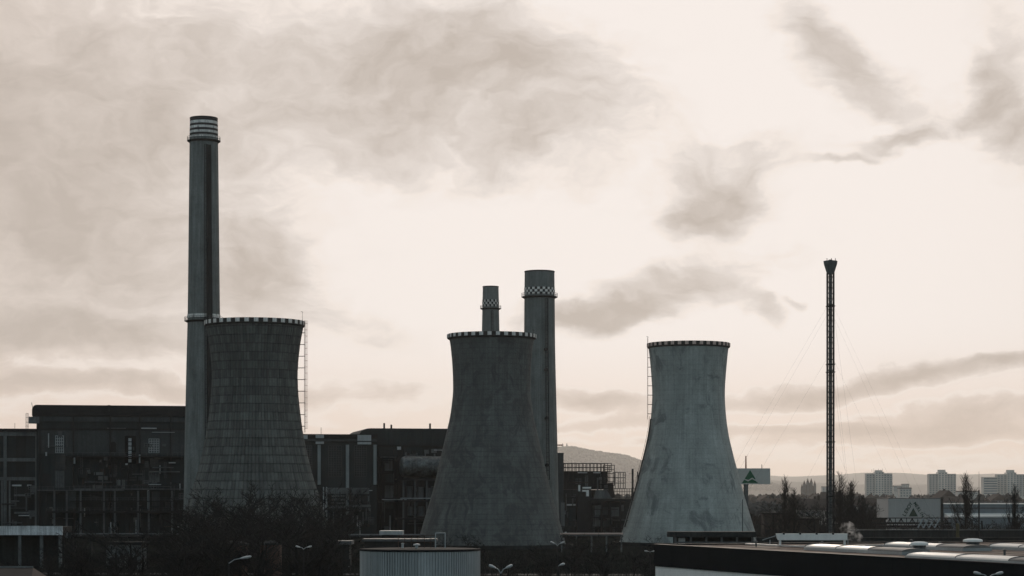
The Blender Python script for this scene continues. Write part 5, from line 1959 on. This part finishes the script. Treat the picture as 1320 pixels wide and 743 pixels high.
# hedgerow trees in the middle distance on the right
for i in range(34):
    D = R.uniform(380, 620) * KD
    x = R.uniform(972, 1062) if i < 16 else (R.uniform(1085, 1128) if i < 24 else R.uniform(1215, 1330))
    yt = R.uniform(640, 662)
    tree('bare_tree', 'low bare tree in the hedgerow around the lattice mast' if i < 24 else 'low bare tree before the blue grey warehouse', R.choice(BARE), x, D, max(3.5, ZP(yt, D)), 10,
         'hedgerow trees by the mast' if i < 24 else 'hedgerow trees by the warehouse', R.uniform(1.0, 1.4), R)
# thicket before the towers
for i in range(136):
    x = R.uniform(-10, 440) if i % 2 else R.uniform(215, 450)
    D = R.uniform(190, 300) * KD
    yt = 634 + abs(x - 335) * .15 + 62 * R.random() ** .75
    tree('bare_tree', 'bare dark tree in the thicket below the ribbed cooling tower' if 215 < x < 450 else 'bare tree in the scrub below the tall boiler hall', R.choice(BARE), x, D, max(4, ZP(yt, D)), 10, 'thicket trees below the ribbed tower' if 215 < x < 450 else 'scrub trees below the boiler hall', R.uniform(1.0, 1.4), R)
for i in range(46):  # extra trees added to darken the foot of the ribbed tower
    x = R.uniform(236, 436)
    D = R.uniform(250, 310) * KD
    tree('bare_tree', 'added taller bare tree darkening the foot of the ribbed cooling tower', R.choice(BARE), x, D, ZP(R.uniform(616, 662), D), 10, 'added trees darkening the ribbed tower', R.uniform(.8, 1.1), R)
for i in range(34):
    x = R.uniform(545, 850)
    D = R.uniform(200, 320) * KD
    yt = 690 + R.uniform(-6, 22)
    tree('bare_tree', 'bare low tree in the dark yard below the mottled cooling tower', R.choice(BARE), x, D, max(3, ZP(yt, D)), 10, 'yard trees below the mottled tower', R.uniform(1.1, 1.5), R)

# undergrowth: tangle of stems nobody could count
ug = MB()
R = random.Random(77)
for i in range(9000):
    D = R.uniform(170, 330) * KD
    x = R.uniform(-20, 860)
    p = Vector((XP(x, D), D, 0))
    h = R.uniform(.5, 1.9)
    q = p + Vector((R.uniform(-.8, .8), R.uniform(-.5, .5), h))
    ug.tube(p, q, .05, .015, 3, cap=False)
    for _ in range(2):
        a = p.lerp(q, R.uniform(.3, .8))
        ug.tube(a, a + Vector((R.uniform(-.8, .8), R.uniform(-.5, .5), R.uniform(.2, 1.0))), .03, .01, 3, cap=False)
for i in range(4000):
    D = R.uniform(330, 600) * KD
    x = R.uniform(965, 1330)
    p = Vector((XP(x, D), D, 0))
    h = R.uniform(1.2, 4.2)
    q = p + Vector((R.uniform(-.8, .8), R.uniform(-.5, .5), h))
    ug.tube(p, q, .06, .02, 3, cap=False)
    for _ in range(2):
        a = p.lerp(q, R.uniform(.3, .8))
        ug.tube(a, a + Vector((R.uniform(-1, 1), R.uniform(-.5, .5), R.uniform(.2, 1.2))), .04, .015, 3, cap=False)
o = obj('undergrowth', ug, mat=M['bramble'])
o['kind'] = 'stuff'

# far woods through the town
fw = MB()
R = random.Random(55)
for i in range(2600):
    D = R.choice((R.uniform(1050, 1900), R.uniform(1900, 7000)))
    px = R.uniform(700, 1400)
    crown_lump(fw, (XP(px, D), D, -.3), R.uniform(2.5, 6), R.uniform(5, 11) * (1 if D < 2000 else 1.6), R)
o = obj('town_woods', fw, mat=M['wood_far'])
o['kind'] = 'stuff'

# ================================================================== haze
hz = MB().box(-27000, 27000, -800, 37000, -6, 560)
hm_ = bpy.data.materials.new('haze')
hm_.use_nodes = True
t = NT(hm_.node_tree)
t.n.clear()
out = t.node('ShaderNodeOutputMaterial')
pv = t.node('ShaderNodeVolumePrincipled')
pv.inputs['Density'].default_value = 2.5e-5
pv.inputs['Color'].default_value = (.93, .92, .90, 1)
pv.inputs['Anisotropy'].default_value = .6
t.link(pv.outputs[0], out.inputs['Volume'])
o = obj('haze', hz, mat=hm_)
o['kind'] = 'stuff'
